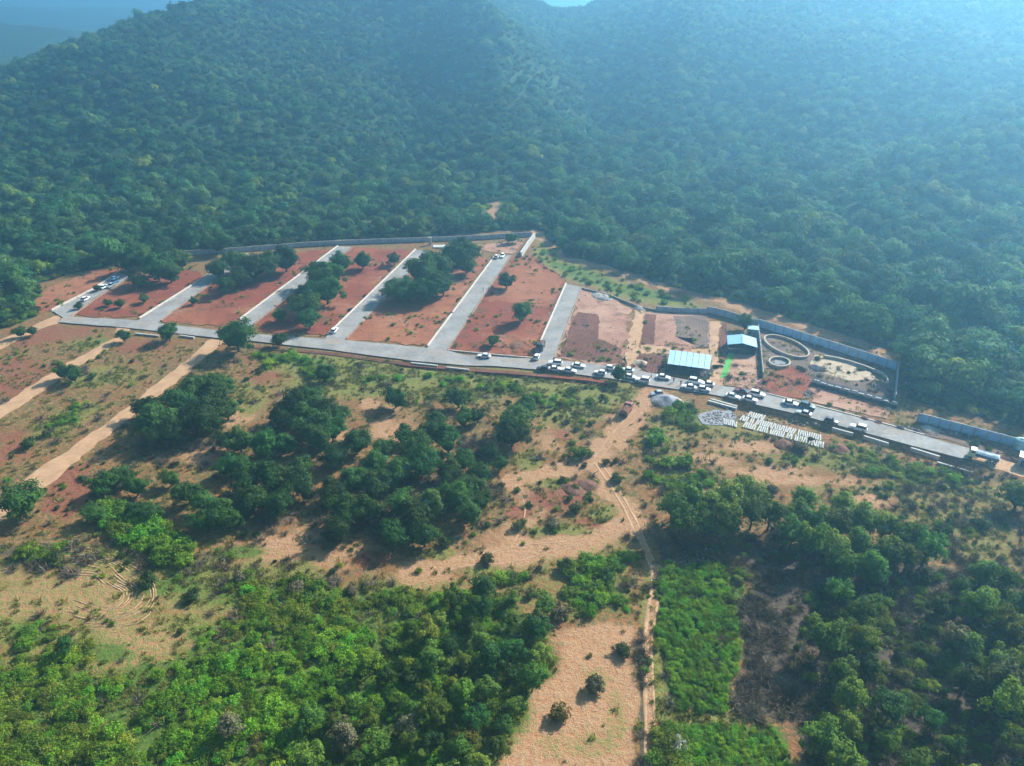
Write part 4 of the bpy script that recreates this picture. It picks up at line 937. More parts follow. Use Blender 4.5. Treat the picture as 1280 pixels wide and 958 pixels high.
HM = [heap_mesh('heap', s_ * 3.1) for s_ in range(4)]
HEAPS = [(831, 502, 4.6, 3.2, 1.9, 'gravel_grey', 'grey gravel heap beside the junction of sandy track and road'), (843, 503, 3.0, 2.4, 0.9, 'stone_pale', 'pale grey stone heap right of the grey gravel heap'),
    (982, 557, 3.4, 2.2, 1.2, 'soil_heap', 'dark red-brown soil heap below the white planks'), (996, 561, 3.0, 1.8, 0.8, 'soil_heap', 'smaller brown soil heap right of the one below the planks'),
    (1046, 561, 3.8, 2.0, 0.9, 'soil_heap', 'flat brown soil heap in the grass right of the planks'), (1080, 524, 1.9, 1.3, 1.0, 'soil_heap', 'brown heap on the far road edge, left of two'), (1097, 528.5, 2.1, 1.3, 0.9, 'soil_heap', 'brown heap on the far road edge, right of two'),
    (1125, 536, 2.0, 1.3, 0.8, 'stone_dark', 'dark heap on the far road verge below the forest corner'), (1143, 540, 2.2, 1.2, 0.8, 'stone_dark', 'dark heap on the far road verge near the grey-blue wall'),
    (756, 373, 3.4, 2.4, 1.3, 'stone_pale', 'pale stone heap behind the pink plot'), (748, 370, 3.0, 2.0, 0.9, 'stone_pale', 'pale rubble heap left of the stone heap behind the pink plot'), (800, 386, 2.6, 1.6, 0.8, 'stone_pale', 'pale rubble heap at the top of the sandy lane'),
    (801, 454, 2.6, 1.4, 0.8, 'sand_pale', 'small pale sand heap on the rounded brown bed'), (645, 433, 2.2, 2.6, 0.9, 'soil_heap', 'dark red soil heap on the red plot near the last plot road'),
    (1163, 537, 2.8, 1.5, 0.7, 'stone_pale', 'pale rubble heap on the dusty verge'), (1205, 550, 0, 0, 0, '', ''), (1262, 575, 3.2, 1.0, 0.7, 'soil_heap', 'long brown heap right of the truck'), (1020, 461, 2.6, 2.0, 0.9, 'stone_dark', 'dark soil heap beside the pale sandy oval'),
    (1082, 461, 3.5, 1.4, 0.9, 'stone_dark', 'dark heap inside the curved cream wall'), (715, 612, 3.0, 1.8, 0.7, 'soil_heap', 'low reddish heap between the two sandy tracks'), (735, 607, 2.6, 1.6, 0.6, 'soil_heap', 'low red heap near the fork of the sandy tracks')]
for i, (x, y, a_, b_, h_, mt, lb) in enumerate(HEAPS):
    if not mt: continue
    me = HM[i % 4].copy(); me.materials.append(M[mt]); p = P(x, y)
    o = obj('soil_heap' if 'soil' in mt else 'rubble_heap', me, None, None, (p.x, p.y, gh(p.x, p.y) + (0.1 if h_ < 1.0 else 0.0)), random.uniform(0, 6.28) if abs(a_ - b_) < 1 else row_ang)
    o.scale = (a_, b_ * 1.3, h_); tag(o, lb, 'heap')
# curved plough ridges on the tan field, lower left
bm = bmesh.new()
for j in range(13):
    f = 0.40 + j * 0.055; pts = []; raw = []
    for k in range(14): raw.append((12 + 5 * j % 17 + (118 - 12) * k / 14, 738 - 46 * f + 9 * (k / 14 - 1)))
    for k in range(18): t = R(90 - 175 * k / 17); raw.append((118 + 66 * f * math.cos(t), 738 - 46 * f * math.sin(t) + 8 * math.cos(t)))
    for k in range(10): raw.append((118 - 60 * k / 10, 738 + 46 * f - 6 * k / 10))
    for x, y in raw:
        p = P(x, y); p.x += mnoise.noise((p.x * .12, p.y * .12, 2)) * 3.4; p.y += mnoise.noise((p.x * .1, p.y * .1, 8)) * 3.4; p.z = gh(p.x, p.y) - 0.09 + 0.07 * mnoise.noise((p.x * .3, p.y * .3, 5 + j)); pts.append(p)
    cut = random.randint(0, 9); pts = pts[cut:len(pts) - random.randint(0, 9)]
    i_ = 0
    while i_ < len(pts) - 4:
        n_ = random.randint(4, 14); sg = pts[i_:i_ + n_]
        if len(sg) > 2: tube(bm, sg, [0.06 if q in (0, len(sg) - 1) else 0.15 + 0.08 * random.random() for q in range(len(sg))], 5)
        i_ += n_ + random.randint(0, 3)
tag(obj('soil_ridges', bm_mesh('soil_ridges', bm, True), M['ridge']), 'curved plough ridges on the tan field at lower left', 'soil ridges', kind='stuff')

# ------------------------------------------------------------------ vegetation forms
def rand_unit(n, r):
    v = r.normal(size=(n, 3)); return v / np.linalg.norm(v, axis=1, keepdims=True)
def leaf_cloud(name, seed, puffs, per, leaf, rx=1.0, rz=0.85, cz=1.05, puff_r=0.32, lean=0.7, flat=0.0, core=0.72, mats=(), stretch=1.0):
    """A crown: leaf-sized faces on many clumps that sit over an uneven ellipsoid; small inner core keeps it closed."""
    r = np.random.default_rng(seed)
    d = rand_unit(puffs, r); d[:, 2] = np.where(d[:, 2] < -0.35, -d[:, 2] * 0.7, d[:, 2])
    rad = r.uniform(0.50, 0.92, puffs) * (1 + 0.22 * np.sin(d[:, 0] * 3 + seed) + 0.15 * np.sin(d[:, 1] * 5 + seed * 2))
    cen = d * rad[:, None] * np.array([rx, rx, rz]); pr = puff_r * r.uniform(0.6, 1.3, puffs)
    ptint = r.uniform(0, 1, puffs)
    n = puffs * per
    pi = np.repeat(np.arange(puffs), per)
    ld = rand_unit(n, r); ld[:, 2] = np.where(ld[:, 2] < -0.3, -ld[:, 2], ld[:, 2])
    pos = cen[pi] + ld * (pr[pi] * r.uniform(0.55, 1.1, n))[:, None] * np.array([1, 1, 0.8])
    out = ld * 0.9 + d[pi] * 0.5 + np.array([0, 0, flat])
    nrm = out / np.linalg.norm(out, axis=1, keepdims=True) + rand_unit(n, r) * lean
    nrm /= np.linalg.norm(nrm, axis=1, keepdims=True)
    t = np.cross(nrm, rand_unit(n, r)); t /= np.linalg.norm(t, axis=1, keepdims=True) + 1e-9
    b_ = np.cross(nrm, t); s = leaf * r.uniform(0.6, 1.35, n)[:, None]
    pos = pos + np.array([0, 0, cz])
    V = np.stack([pos - t * s * stretch, pos - b_ * s * 0.62, pos + t * s * stretch, pos + b_ * s * 0.62], 1).reshape(-1, 3)
    tint = np.repeat(np.clip(ptint[pi] * 0.65 + r.uniform(0, 0.45, n), 0, 1), 4)
    ev = ef = None
    if core:
        bm = bmesh.new(); bmesh.ops.create_icosphere(bm, subdivisions=2, radius=1.0)
        cv = np.array([v.co[:] for v in bm.verts]); cf = np.array([[v.index for v in f.verts] for f in bm.faces]); bm.free()
        w = 1 + 0.20 * np.sin(cv[:, 0] * 4 + seed) + 0.14 * np.sin(cv[:, 1] * 5 + seed * 3)
        ev = cv * w[:, None] * np.array([rx, rx, rz]) * core * 0.78 + np.array([0, 0, cz]); ef = cf
    me = quads_mesh(name, V, n, tint, (ev, ef) if core else None)
    for m_ in mats: me.materials.append(M[m_])
    return me
def trunk_mesh(name, seed, h=0.85, r0=0.07, limbs=5, spread=0.6, top=1.25):
    rr = random.Random(seed); bm = bmesh.new()
    bend = (rr.uniform(-.06, .06), rr.uniform(-.06, .06))
    base = [(0, 0, -0.06), (0, 0, 0.02), (bend[0] * .5, bend[1] * .5, h * .4), (bend[0], bend[1], h * .75), (bend[0] * 1.2, bend[1] * 1.2, top)]
    tube(bm, base, [r0 * 1.5, r0 * 1.2, r0, r0 * .8, r0 * .3], 7)
    for k in range(limbs):
        t = 2 * math.pi * k / limbs + rr.uniform(-.4, .4); z0 = h * rr.uniform(.35, .75); s = spread * rr.uniform(.7, 1.1)
        p0 = (bend[0] * .7, bend[1] * .7, z0)
        tube(bm, [p0, (math.cos(t) * s * .4, math.sin(t) * s * .4, z0 + .22), (math.cos(t) * s, math.sin(t) * s, z0 + .5 + rr.uniform(-.1, .15))], [r0 * .6, r0 * .45, r0 * .15], 5)
    me = bm_mesh(name, bm, True); me.materials.append(M['bark']); return me
GROVE = [(leaf_cloud('grove_crown', 100 + k, 62, 62, 0.062, 1.0, 0.80 + 0.05 * (k % 3), 0.80, 0.30, 0.5, mats=('leaf_grove',)), trunk_mesh('grove_trunk', k, h=0.62, top=1.0)) for k in range(6)]
FOREST = [(leaf_cloud('forest_crown', 200 + k, 34, 26, 0.105, 1.0, 0.78 + 0.06 * (k % 3), 0.85, 0.36, 0.45, mats=('leaf_grove' if k == 5 else 'leaf_wood' if k == 6 else 'leaf_forest',)), trunk_mesh('forest_trunk', 20 + k, limbs=3)) for k in range(7)]
WOOD = [(leaf_cloud('wood_crown', 300 + k, 56, 60, 0.070, 1.0, 1.08 + 0.12 * (k % 3), 1.35, 0.28, 0.6, core=0.6, mats=('leaf_wood',)), trunk_mesh('wood_trunk', 40 + k, h=1.2, r0=.055, limbs=5, spread=.6, top=1.9)) for k in range(7)]
BUSH = [leaf_cloud('bush_leaves', 400 + k, 30, 34, 0.10, 1.0, 0.62, 0.45, 0.34, mats=('leaf_bush',)) for k in range(4)]
SCRUB = [leaf_cloud('scrub_leaves', 500 + k, 18, 44, 0.095, 1.0, 0.55, 0.30, 0.42, 0.9, 0.3, 0.6, mats=('leaf_scrub',)) for k in range(5)]
BRIGHT = [leaf_cloud('bright_leaves', 520 + k, 18, 44, 0.10, 1.0, 0.70, 0.40, 0.42, 0.9, 0.3, 0.6, mats=('leaf_bright',)) for k in range(4)]
def twig_mesh(name, seed, n=70):
    r = np.random.default_rng(seed); a = r.uniform(0, 6.28, n); el = r.uniform(0.2, 1.3, n); L = r.uniform(.5, 1.1, n)
    p0 = np.stack([r.normal(0, .25, n), r.normal(0, .25, n), r.uniform(0, .25, n)], 1); d = np.stack([np.cos(a) * np.cos(el), np.sin(a) * np.cos(el), np.sin(el) * .8], 1)
    s = np.cross(d, rand_unit(n, r)); s /= np.linalg.norm(s, axis=1, keepdims=True); w = 0.035
    V = np.stack([p0 - s * w, p0 + s * w, p0 + d * L[:, None] + s * w * .3, p0 + d * L[:, None] - s * w * .3], 1).reshape(-1, 3)
    me = quads_mesh(name, V, n, np.repeat(r.uniform(0, 1, n), 4)); me.materials.append(M['twig']); return me
TWIG = [twig_mesh('dry_twigs', 600 + k) for k in range(3)]
def tuft_mesh(name, seed, n=26):
    r = np.random.default_rng(seed); a = r.uniform(0, 6.28, n); L = r.uniform(.35, .9, n); t = r.uniform(.2, .9, n)
    p0 = np.stack([r.normal(0, .35, n), r.normal(0, .35, n), np.full(n, -.03)], 1); d = np.stack([np.cos(a) * t, np.sin(a) * t, np.full(n, .75)], 1); d /= np.linalg.norm(d, axis=1, keepdims=True)
    s = np.stack([-np.sin(a), np.cos(a), np.zeros(n)], 1); w = .09
    V = np.stack([p0 - s * w, p0 + s * w, p0 + d * L[:, None] + s * w * .25, p0 + d * L[:, None] - s * w * .25], 1).reshape(-1, 3)
    me = quads_mesh(name, V, n, np.repeat(r.uniform(0, 1, n), 4)); me.materials.append(M['grass_blade']); return me
TUFT = [tuft_mesh('grass_tuft', 650 + k) for k in range(3)]

def tree(name, form, px, py, rpx, label, group=None, cz=0.80, mat=None, cat='tree', sc=1.0):
    """Tree whose crown centre is seen at (px,py) with a crown radius of rpx photograph pixels; it stands on the ground there."""
    k = depth(px, py, 3.0) / FPX; Rm = rpx * k * sc; p = P(px, py, min(30.0, Rm * cz))
    return plant(name, form, p.x, p.y, Rm, label, group, mat, cat)
mat_cache = {}
def plant(name, form, x, y, Rm, label, group=None, mat=None, cat='tree'):
    crown, trunk = form
    r = empty(name, (x, y, gh(x, y)), random.uniform(0, 6.28)); s = random.uniform(.92, 1.08)
    r.scale = (Rm, Rm * random.uniform(.9, 1.1), Rm * s); tag(r, label, cat, group)
    if mat:
        kk = (crown.name, mat)
        if kk not in mat_cache: c = crown.copy(); c.materials.clear(); c.materials.append(M[mat]); mat_cache[kk] = c
        crown = mat_cache[kk]
    obj('crown' if trunk else 'foliage', crown, None, r)
    if trunk: obj('trunk', trunk, None, r)
    return r

ALONE = [(295, 422, 24, 'large round dark tree at the head of the wide sandy track'), (348, 425, 11, 'small upright tree on the main road edge right of the large round tree'), (210, 417, 13, 'small dark tree between two white wall pieces'),
    (155, 421, 9, 'small tree at the head of the narrow sandy track'), (79, 466, 12, 'dark tree on the narrow sandy track, left of a touching pair'), (92, 470, 12, 'dark tree on the narrow sandy track, right of a touching pair'), (28, 630, 27, 'large dark tree at the lower end of the wide sandy track'),
    (405, 467, 14, 'dark tree standing alone in the grass below the main road'), (494, 499, 16, 'round dark tree with visible trunk in the dry field'), (573, 498, 17, 'round dark tree at the top of the central grove'), (633, 351, 13, 'round tree beside the fifth plot road'),
    (653, 391, 15, 'round dark tree in the middle of the red plot'), (616, 426, 9, 'small tree on the red plot near the main road'), (773, 469, 12, 'dark tree on the main road edge among the white cars'), (25, 416, 8, 'small tree on the bank of the left sandy track, left of two'),
    (40, 415, 7, 'small tree on the bank of the left sandy track, right of two'), (242, 377, 6, 'very small tree beside the second plot road'), (180, 374, 7, 'small tree on the first red plot, right of three'), (135, 379, 6, 'small tree on the first red plot, left of three'), (150, 380, 7, 'small tree on the first red plot, middle of three'),
    (932, 404, 12, 'dark tree behind the gabled blue shed'), (121, 361, 5, 'tiny tree on the first plot road'), (98, 383, 6, 'tiny tree at the foot of the first plot road'), (640, 298, 8, 'small tree on the turning area by the white wall'), (493, 325, 9, 'small round tree left of the dark clump on the orange plot'),
    (453, 327, 13, 'tall dark tree at the top of the plot between third and fourth plot roads'), (350, 395, 11, 'small dark bush-like tree at the foot of the third plot road'), (1274, 622, 22, 'dark tree at the right edge above the dry ground')]
for i, (x, y, r_, lb) in enumerate(ALONE): tree('lone_tree', GROVE[i % 6], x, y, r_, lb)
GRP = [('grove_tree', 'dark round tree of the grove beside the wide sandy track', 'grove beside the wide sandy track', [(195, 525, 28), (225, 505, 25), (250, 485, 25), (270, 500, 24), (245, 525, 26), (210, 540, 22), (180, 510, 18), (278, 482, 18), (283, 513, 17), (263, 527, 18)]),
    ('grove_tree', 'dark round tree of the clump above the central left grove', 'clump above the central left grove', [(365, 510, 24), (390, 500, 20), (405, 515, 19), (385, 530, 24), (352, 525, 18), (415, 540, 19), (398, 550, 20), (424, 520, 14)]),
    ('grove_tree', 'dark green tree of the left central grove', 'left central grove', [(300, 553, 20), (330, 558, 22), (355, 556, 18), (282, 552, 16), (310, 600, 23), (340, 600, 23), (370, 605, 22), (350, 630, 20), (315, 625, 23), (375, 585, 18), (384, 618, 14), (282, 585, 17), (298, 580, 18)]),
    ('grove_tree', 'small grove tree between the bright green thicket and the red patch', 'small trees near the bright green thicket', [(213, 600, 13), (235, 618, 18), (255, 630, 19), (272, 642, 20), (290, 650, 16), (301, 640, 13), (250, 652, 17), (140, 600, 19), (170, 610, 15), (124, 610, 15), (157, 598, 15), (118, 642, 16), (190, 640, 15), (170, 640, 14)]),
    ('grove_tree', 'dark green tree of the central grove below the dry field', 'central grove', [(420, 570, 20), (445, 555, 20), (470, 580, 19), (440, 600, 21), (415, 618, 19), (430, 640, 23), (470, 610, 23), (500, 590, 21), (520, 560, 23), (540, 540, 20), (560, 553, 20), (530, 580, 23), (560, 590, 19), (580, 575, 16), (500, 630, 23), (520, 650, 24), (540, 630, 21), (570, 620, 23), (590, 608, 20), (600, 595, 17), (585, 640, 20), (602, 628, 14), (425, 662, 20), (460, 640, 23), (490, 668, 20), (530, 672, 19), (547, 528, 15), (580, 525, 14), (597, 520, 13), (480, 560, 15), (505, 545, 15)]),
    ('grove_tree', 'dark tree of the tight clump at the right end of the central grove', 'tight clump right of the central grove', [(645, 528, 25), (655, 514, 17), (640, 545, 20), (612, 565, 12), (626, 580, 12)]),
    ('plot_tree', 'dark tree of the clump behind the parked cars on the left', 'trees behind the left parked cars', [(175, 322, 17), (200, 311, 15), (195, 335, 18), (212, 342, 13), (173, 352, 10), (160, 330, 12), (225, 325, 13)]),
    ('plot_tree', 'dark tree standing on the plot between second and third plot roads', 'trees between second and third plot roads', [(275, 305, 13), (296, 328, 15), (283, 357, 11), (317, 338, 16), (335, 331, 17), (356, 325, 16), (300, 348, 13), (272, 338, 12)]),
    ('plot_tree', 'dark tree standing on the plot between third and fourth plot roads', 'trees between third and fourth plot roads', [(383, 383, 16), (386, 400, 13), (400, 345, 17), (408, 365, 17), (425, 331, 14), (413, 345, 15), (393, 368, 14), (379, 368, 11)]),
    ('plot_tree', 'dark tree of the big clump on the orange plot', 'big clump on the orange plot', [(495, 363, 15), (513, 365, 15), (530, 343, 19), (545, 355, 17), (550, 335, 17), (565, 325, 17), (576, 310, 14), (586, 317, 13), (530, 365, 15), (518, 337, 13), (554, 360, 11), (583, 333, 11)])]
for nm, lb, gp, lst in GRP:
    for i, (x, y, r_) in enumerate(lst): tree(nm, random.choice(GROVE), x, y, r_ * (1.2 if nm == 'plot_tree' else 0.97), lb, gp)

def poisson(poly_px, spacing, seed, limit=9999):
    pts = PP(poly_px); x0 = min(p.x for p in pts); x1 = max(p.x for p in pts); y0 = min(p.y for p in pts); y1 = max(p.y for p in pts)
    r = np.random.default_rng(seed); g = {}; out = []
    for _ in range(int((x1 - x0) * (y1 - y0) / spacing ** 2 * 14)):
        x, y = r.uniform(x0, x1), r.uniform(y0, y1); k = (int(x // spacing), int(y // spacing))
        if any((a - x) ** 2 + (b_ - y) ** 2 < spacing ** 2 for i in (-1, 0, 1) for j in (-1, 0, 1) for a, b_ in g.get((k[0] + i, k[1] + j), ())): continue
        g.setdefault(k, []).append((x, y)); out.append((x, y))
        if len(out) >= limit: break
    a = np.array(out); return a[inside(a[:, 0], a[:, 1], pts)]
# band of trees right of the junction of tracks
for i, (x, y) in enumerate([(838, 640), (862, 634), (888, 640), (912, 636), (938, 646), (965, 650), (992, 652), (1020, 660), (1048, 664), (1076, 660), (1104, 668), (1132, 680), (1160, 690), (850, 656), (880, 660), (910, 662), (990, 676), (1018, 686), (1046, 694), (1076, 690), (1106, 700), (1050, 640), (1000, 636), (935, 630), (1135, 704), (1090, 722), (1060, 718)]):
    tree('belt_tree', random.choice(WOOD), x + random.uniform(-4, 4), y - 6, random.uniform(17, 23), 'green tree of the belt running right from the narrow track', 'tree belt right of the narrow track', 1.25, cat='tree')
RW = [(1010, 735), (1060, 735), (1100, 725), (1150, 715), (1200, 725), (1290, 745), (1420, 800), (1460, 1010), (1000, 1010), (1015, 900), (1005, 800)]
for i, (x, y) in enumerate(poisson(RW, 4.5, 21)):
    if mnoise.noise((x * .07, y * .07, 4.4)) < -.22: continue
    plant('woodland_tree', random.choice(WOOD), x, y, random.uniform(1.8, 3.6), 'green tree in the dense wood filling the lower right corner', 'dense wood at lower right', random.choice([None, None, None, None, 'leaf_grove', 'leaf_bush', 'leaf_scrub', 'leaf_scrub']))
BW = [(330, 1010), (390, 905), (440, 870), (470, 825), (505, 775), (560, 755), (640, 752), (680, 770), (684, 830), (668, 885), (640, 920), (612, 1010)]
for i, (x, y) in enumerate(poisson(BW, 3.8, 22)):
    plant('thicket_tree', random.choice(WOOD), x, y, random.uniform(1.3, 2.7), 'slender green tree in the thicket at bottom centre', 'thicket at bottom centre', random.choice([None, None, None, 'leaf_grove', 'leaf_scrub']))
SPEC = [(583, 922, 17, 'olive-yellow round tree at the bottom of the central thicket', 'leaf_olive'), (430, 920, 20, 'pale dry tree at the bottom of the central thicket', 'leaf_grey'), (512, 905, 16, 'thin greyish tree inside the central thicket', 'leaf_grey'),
        (672, 775, 15, 'grey-green tree at the upper right corner of the thicket', 'leaf_bush'), (285, 905, 16, 'grey-leaved tree among the bright scrub at bottom left', 'leaf_grey'), (80, 805, 12, 'dark bushy tree below the ploughed field', 'leaf_grove'), (1200, 800, 18, 'pale-leaved tree in the middle of the lower right wood', 'leaf_grey'),
        (1260, 780, 20, 'bright green spreading tree near the right edge', 'leaf_scrub'), (1175, 760, 14, 'slim grey-green tree rising from the lower right wood', 'leaf_bush')]
for i, (x, y, r_, lb, mt) in enumerate(SPEC): tree('specimen_tree', random.choice(WOOD), x, y, r_, lb, None, 1.6, mt)

# bushes
BUSHES = [(725, 566, 13, 'round grey-green bush in the fork of the sandy tracks'), (758, 577, 6, 'small dark bush right of the track fork'), (771, 598, 9, 'dark bush on the right side of the narrow track'), (705, 706, 12, 'dark bush among grass left of the narrow track'), (758, 720, 11, 'dark bush close left of the narrow track'),
    (700, 765, 14, 'grey bush at the top of the pale clearing'), (642, 720, 9, 'dark bush above the central thicket, right of two'), (610, 700, 10, 'low bush on the sandy ground, left'), (555, 679, 9, 'dark bush at the foot of the central grove'), (700, 893, 14, 'olive bush in the pale clearing'), (778, 812, 12, 'thorny bush at the right side of the pale clearing'), (745, 858, 15, 'dry brown bush in the middle of the pale clearing'),
    (650, 655, 10, 'dark bush on the sandy bend'), (692, 656, 9, 'brown bush on the sandy bend'), (720, 635, 9, 'dark bush among the red heaps'), (662, 742, 8, 'bush at the top edge of the thicket'), (745, 745, 10, 'bush in the grass by the narrow track'), (930, 602, 10, 'bush on the dry strip above the tree belt'), (965, 612, 9, 'greyish bush above the tree belt'), (855, 576, 13, 'green bush right of the sandy junction, upper'), (820, 545, 14, 'green bush below the grey gravel heap'), (835, 578, 12, 'green bush right of the sandy junction, lower'),
    (240, 745, 12, 'dark bush on the right edge of the ploughed field'), (65, 700, 12, 'dark bush above the ploughed field'), (185, 725, 13, 'bush right of the ploughed field top'), (30, 690, 14, 'dark green bush at the left edge above the ploughed field'), (300, 722, 10, 'bare brown bush above the bright scrub'), (370, 735, 11, 'grey-brown bush at the top of the bright scrub'), (440, 738, 10, 'brown bush left of the thicket top'), (1215, 712, 11, 'bush on the dry ground near the right edge'), (1230, 655, 10, 'dark bush left of the right-edge tree'), (1180, 665, 12, 'dark bush at the end of the tree belt'),
    (1220, 552, 6, 'dark bush on the verge above the truck'), (115, 470, 6, 'small bush between the two left tracks'), (35, 555, 10, 'bush on the reddish field at the left edge'), (60, 540, 8, 'grey bush beside the wide sandy track'), (1000, 560, 10, 'green bush below the brown heaps')]
for i, (x, y, r_, lb) in enumerate(BUSHES):
    tree('bush', (BUSH[i % 4], None), x, y, r_, lb, None, 0.5, 'leaf_olive' if 'olive' in lb else ('leaf_grey' if 'brown' in lb or 'grey bush' in lb or 'greyish' in lb else ('leaf_scrub' if 'green bush' in lb else None)), 'bush')
tree('flowering_bush', (BUSH[1], None), 846, 932, 12, 'white-flowered bush beside the narrow track at the bottom', None, 0.5, 'leaf_white', 'bush')
for i, (x, y) in enumerate(poisson([(124, 636), (150, 634), (200, 658), (240, 680), (247, 706), (228, 712), (180, 694), (130, 664)], 2.3, 31)):
    plant('thicket_shrub', (BRIGHT[i % 4], None), x, y, random.uniform(1.7, 2.7), 'bright green shrub of the thicket above the ploughed field', 'bright green thicket', None, 'shrub')

# forest on the hills
sp = 4.6
fx, fy = np.meshgrid(np.arange(-700, 940, sp), np.arange(120, 1190, sp)); fx = fx.ravel() + rng.uniform(-.47, .47, fx.size) * sp; fy = fy.ravel() + rng.uniform(-.47, .47, fy.size) * sp
az = np.abs(np.arctan2(fx, fy)); keep = inside(fx, fy, FOREST_POLY) & (az < R(41))
edge_pts = [(p.x, p.y) for p in FOREST_EDGE]
keep &= seg_dist(fx, fy, edge_pts) > 1.5
for (px, py, a_, b_) in ((615, 268, 13, 17), (480, 279, 70, 8)):
    c = P(px, py); k = depth(px, py) / FPX; keep &= ~((np.hypot((fx - c.x) / (a_ * k), (fy - c.y) / (b_ * k / .28)) < 1) & (rng.random(fx.size) < (1.0 if px > 600 else .6)))
pth = PP([(668, 288), (700, 320), (760, 336), (840, 362), (890, 376), (960, 393), (1040, 418), (1118, 443)]); keep &= seg_dist(fx, fy, pth) > 3.5
fx, fy = fx[keep], fy[keep]; fz = ground_h(fx, fy)
right = np.clip((fx + 20) / 160, 0, 1); low = np.clip(1 - fz / 40, 0, 1)
fr = (1.6 + 2.5 * rng.random(fx.size) ** 1.4) * (1 + 0.35 * right * low) * (0.9 + 0.25 * low) * np.where(rng.random(fx.size) < .12, 1.35, 1)
pch = vnoise(fx, fy, 26, 80) * .6 + vnoise(fx, fy, 9, 81) * .4; fr *= 0.72 + .56 * pch
thin = (rng.random(fx.size) < np.clip((.30 - pch) * 6, 0, .5)) | (rng.random(fx.size) < np.clip(fr / 3.6 - .62, 0, .5)); fx, fy, fz, fr = fx[~thin], fy[~thin], fz[~thin], fr[~thin]
# the 300 that show largest (nearest, in the picture) are trees of their own
dzc = fy * CP + (CAM_H - fz) * SP; u_ = fx / dzc; inpic = np.abs(u_) < 640 / FPX + .005
score = np.where(inpic, fr / dzc, 0); order = np.argsort(-score); own = order[:290]; rest = order[290:]
for i in own:
    X_ = fx[i]; L_ = 'left of the plots' if X_ < -40 else 'behind the weedy strip and pink plot' if X_ < 62 else 'behind the gabled shed and ring walls' if X_ < 98 else 'behind the forest corner of the walled yard' if X_ < 122 else 'behind the blue-grey wall at the right edge'
    plant('forest_tree', FOREST[int(rng.integers(7))], fx[i], fy[i], fr[i], 'green front-row forest tree ' + L_, 'front rows of forest ' + L_)

def scatter(name, pts, scl, protos, label, cat, rot=None, idx=None):
    """Uncountable cover: one object that places the given forms on points."""
    n = len(pts); me = bpy.data.meshes.new(name); me.vertices.add(n); me.vertices.foreach_set('co', np.asarray(pts, np.float32).ravel())
    scl = np.asarray(scl, np.float32); scl = np.repeat(scl[:, None], 3, 1) if scl.ndim == 1 else scl
    rt = np.zeros((n, 3), np.float32); rt[:, 2] = rng.uniform(0, 6.28, n)
    if idx is None: idx = rng.integers(0, len(protos), n)
    a = me.attributes.new('siz', 'FLOAT_VECTOR', 'POINT'); a.data.foreach_set('vector', scl.ravel())
    a = me.attributes.new('rot', 'FLOAT_VECTOR', 'POINT'); a.data.foreach_set('vector', rt.ravel())
    a = me.attributes.new('pick', 'INT', 'POINT'); a.data.foreach_set('value', idx.astype(np.int32))
    o = obj(name, me); tag(o, label, cat, kind='stuff')
    col = bpy.data.collections.new(name + '_forms')
    for i, pm_ in enumerate(protos): col.objects.link(bpy.data.objects.new('%s_form_%02d' % (name, i), pm_))
    ng = bpy.data.node_groups.new(name, 'GeometryNodeTree'); ng.interface.new_socket('Geometry', in_out='INPUT', socket_type='NodeSocketGeometry'); ng.interface.new_socket('Geometry', in_out='OUTPUT', socket_type='NodeSocketGeometry')
    N = ng.nodes.new; gi, go = N('NodeGroupInput'), N('NodeGroupOutput'); ip = N('GeometryNodeInstanceOnPoints'); ci = N('GeometryNodeCollectionInfo')
    ci.inputs['Collection'].default_value = col; ci.inputs['Separate Children'].default_value = True; ci.inputs['Reset Children'].default_value = True
    ip.inputs['Pick Instance'].default_value = True
    def na(nm, t): x = N('GeometryNodeInputNamedAttribute'); x.data_type = t; x.inputs['Name'].default_value = nm; return x.outputs['Attribute']
    L_ = ng.links.new; L_(gi.outputs[0], ip.inputs['Points']); L_(ci.outputs[0], ip.inputs['Instance']); L_(na('pick', 'INT'), ip.inputs['Instance Index'])
    L_(na('rot', 'FLOAT_VECTOR'), ip.inputs['Rotation']); L_(na('siz', 'FLOAT_VECTOR'), ip.inputs['Scale']); L_(ip.outputs[0], go.inputs[0])
    md = o.modifiers.new('scatter', 'NODES'); md.node_group = ng
    return o
fs = np.stack([fr[rest], fr[rest], fr[rest] * rng.uniform(.85, 1.15, len(rest))], 1)
scatter('hillside_forest', np.stack([fx[rest], fy[rest], fz[rest] - .1], 1), fs, [f[0] for f in FOREST], 'continuous green forest covering both hills', 'forest')

# undergrowth by land cover: sample points and read the painted cover
def cover_at(x, y, layer):
    i = np.clip(np.searchsorted(xs, x), 0, NX - 1); j = np.clip(np.searchsorted(ys, y), 0, NY - 1); return W[layer].reshape(NY, NX)[j, i]
hard = []
def near_hard(x, y): return np.zeros(x.shape, bool)
ROADPOLY = [PP([(60, 386), (270, 411), (560, 434), (700, 446), (900, 478), (1230, 560), (1215, 582), (1000, 524), (760, 477), (500, 453), (270, 425), (60, 408)])] + [PP(q) for q in SIDE] + \
    [PP([(262, 424), (163, 503), (31, 598), (-60, 672), (-60, 702), (53, 615), (169, 522), (283, 426)]), PP([(146, 418), (60, 467), (0, 507), (-60, 546), (-60, 564), (0, 526), (97, 462), (164, 412)]), PP([(910, 512), (935, 510), (1012, 535), (1010, 550), (910, 540)]), PP([(868, 512), (925, 512), (925, 536), (868, 534)]), PP([(1218, 563), (1300, 580), (1300, 606), (1214, 578)])]
def rand_cover(n, x0, x1, y0, y1):
    x = rng.uniform(x0, x1, n); y = rng.uniform(y0, y1, n); ok = np.abs(np.arctan2(x, y)) < R(58)
    for q in ROADPOLY: ok &= ~inside(x, y, q)
    return x[ok], y[ok]
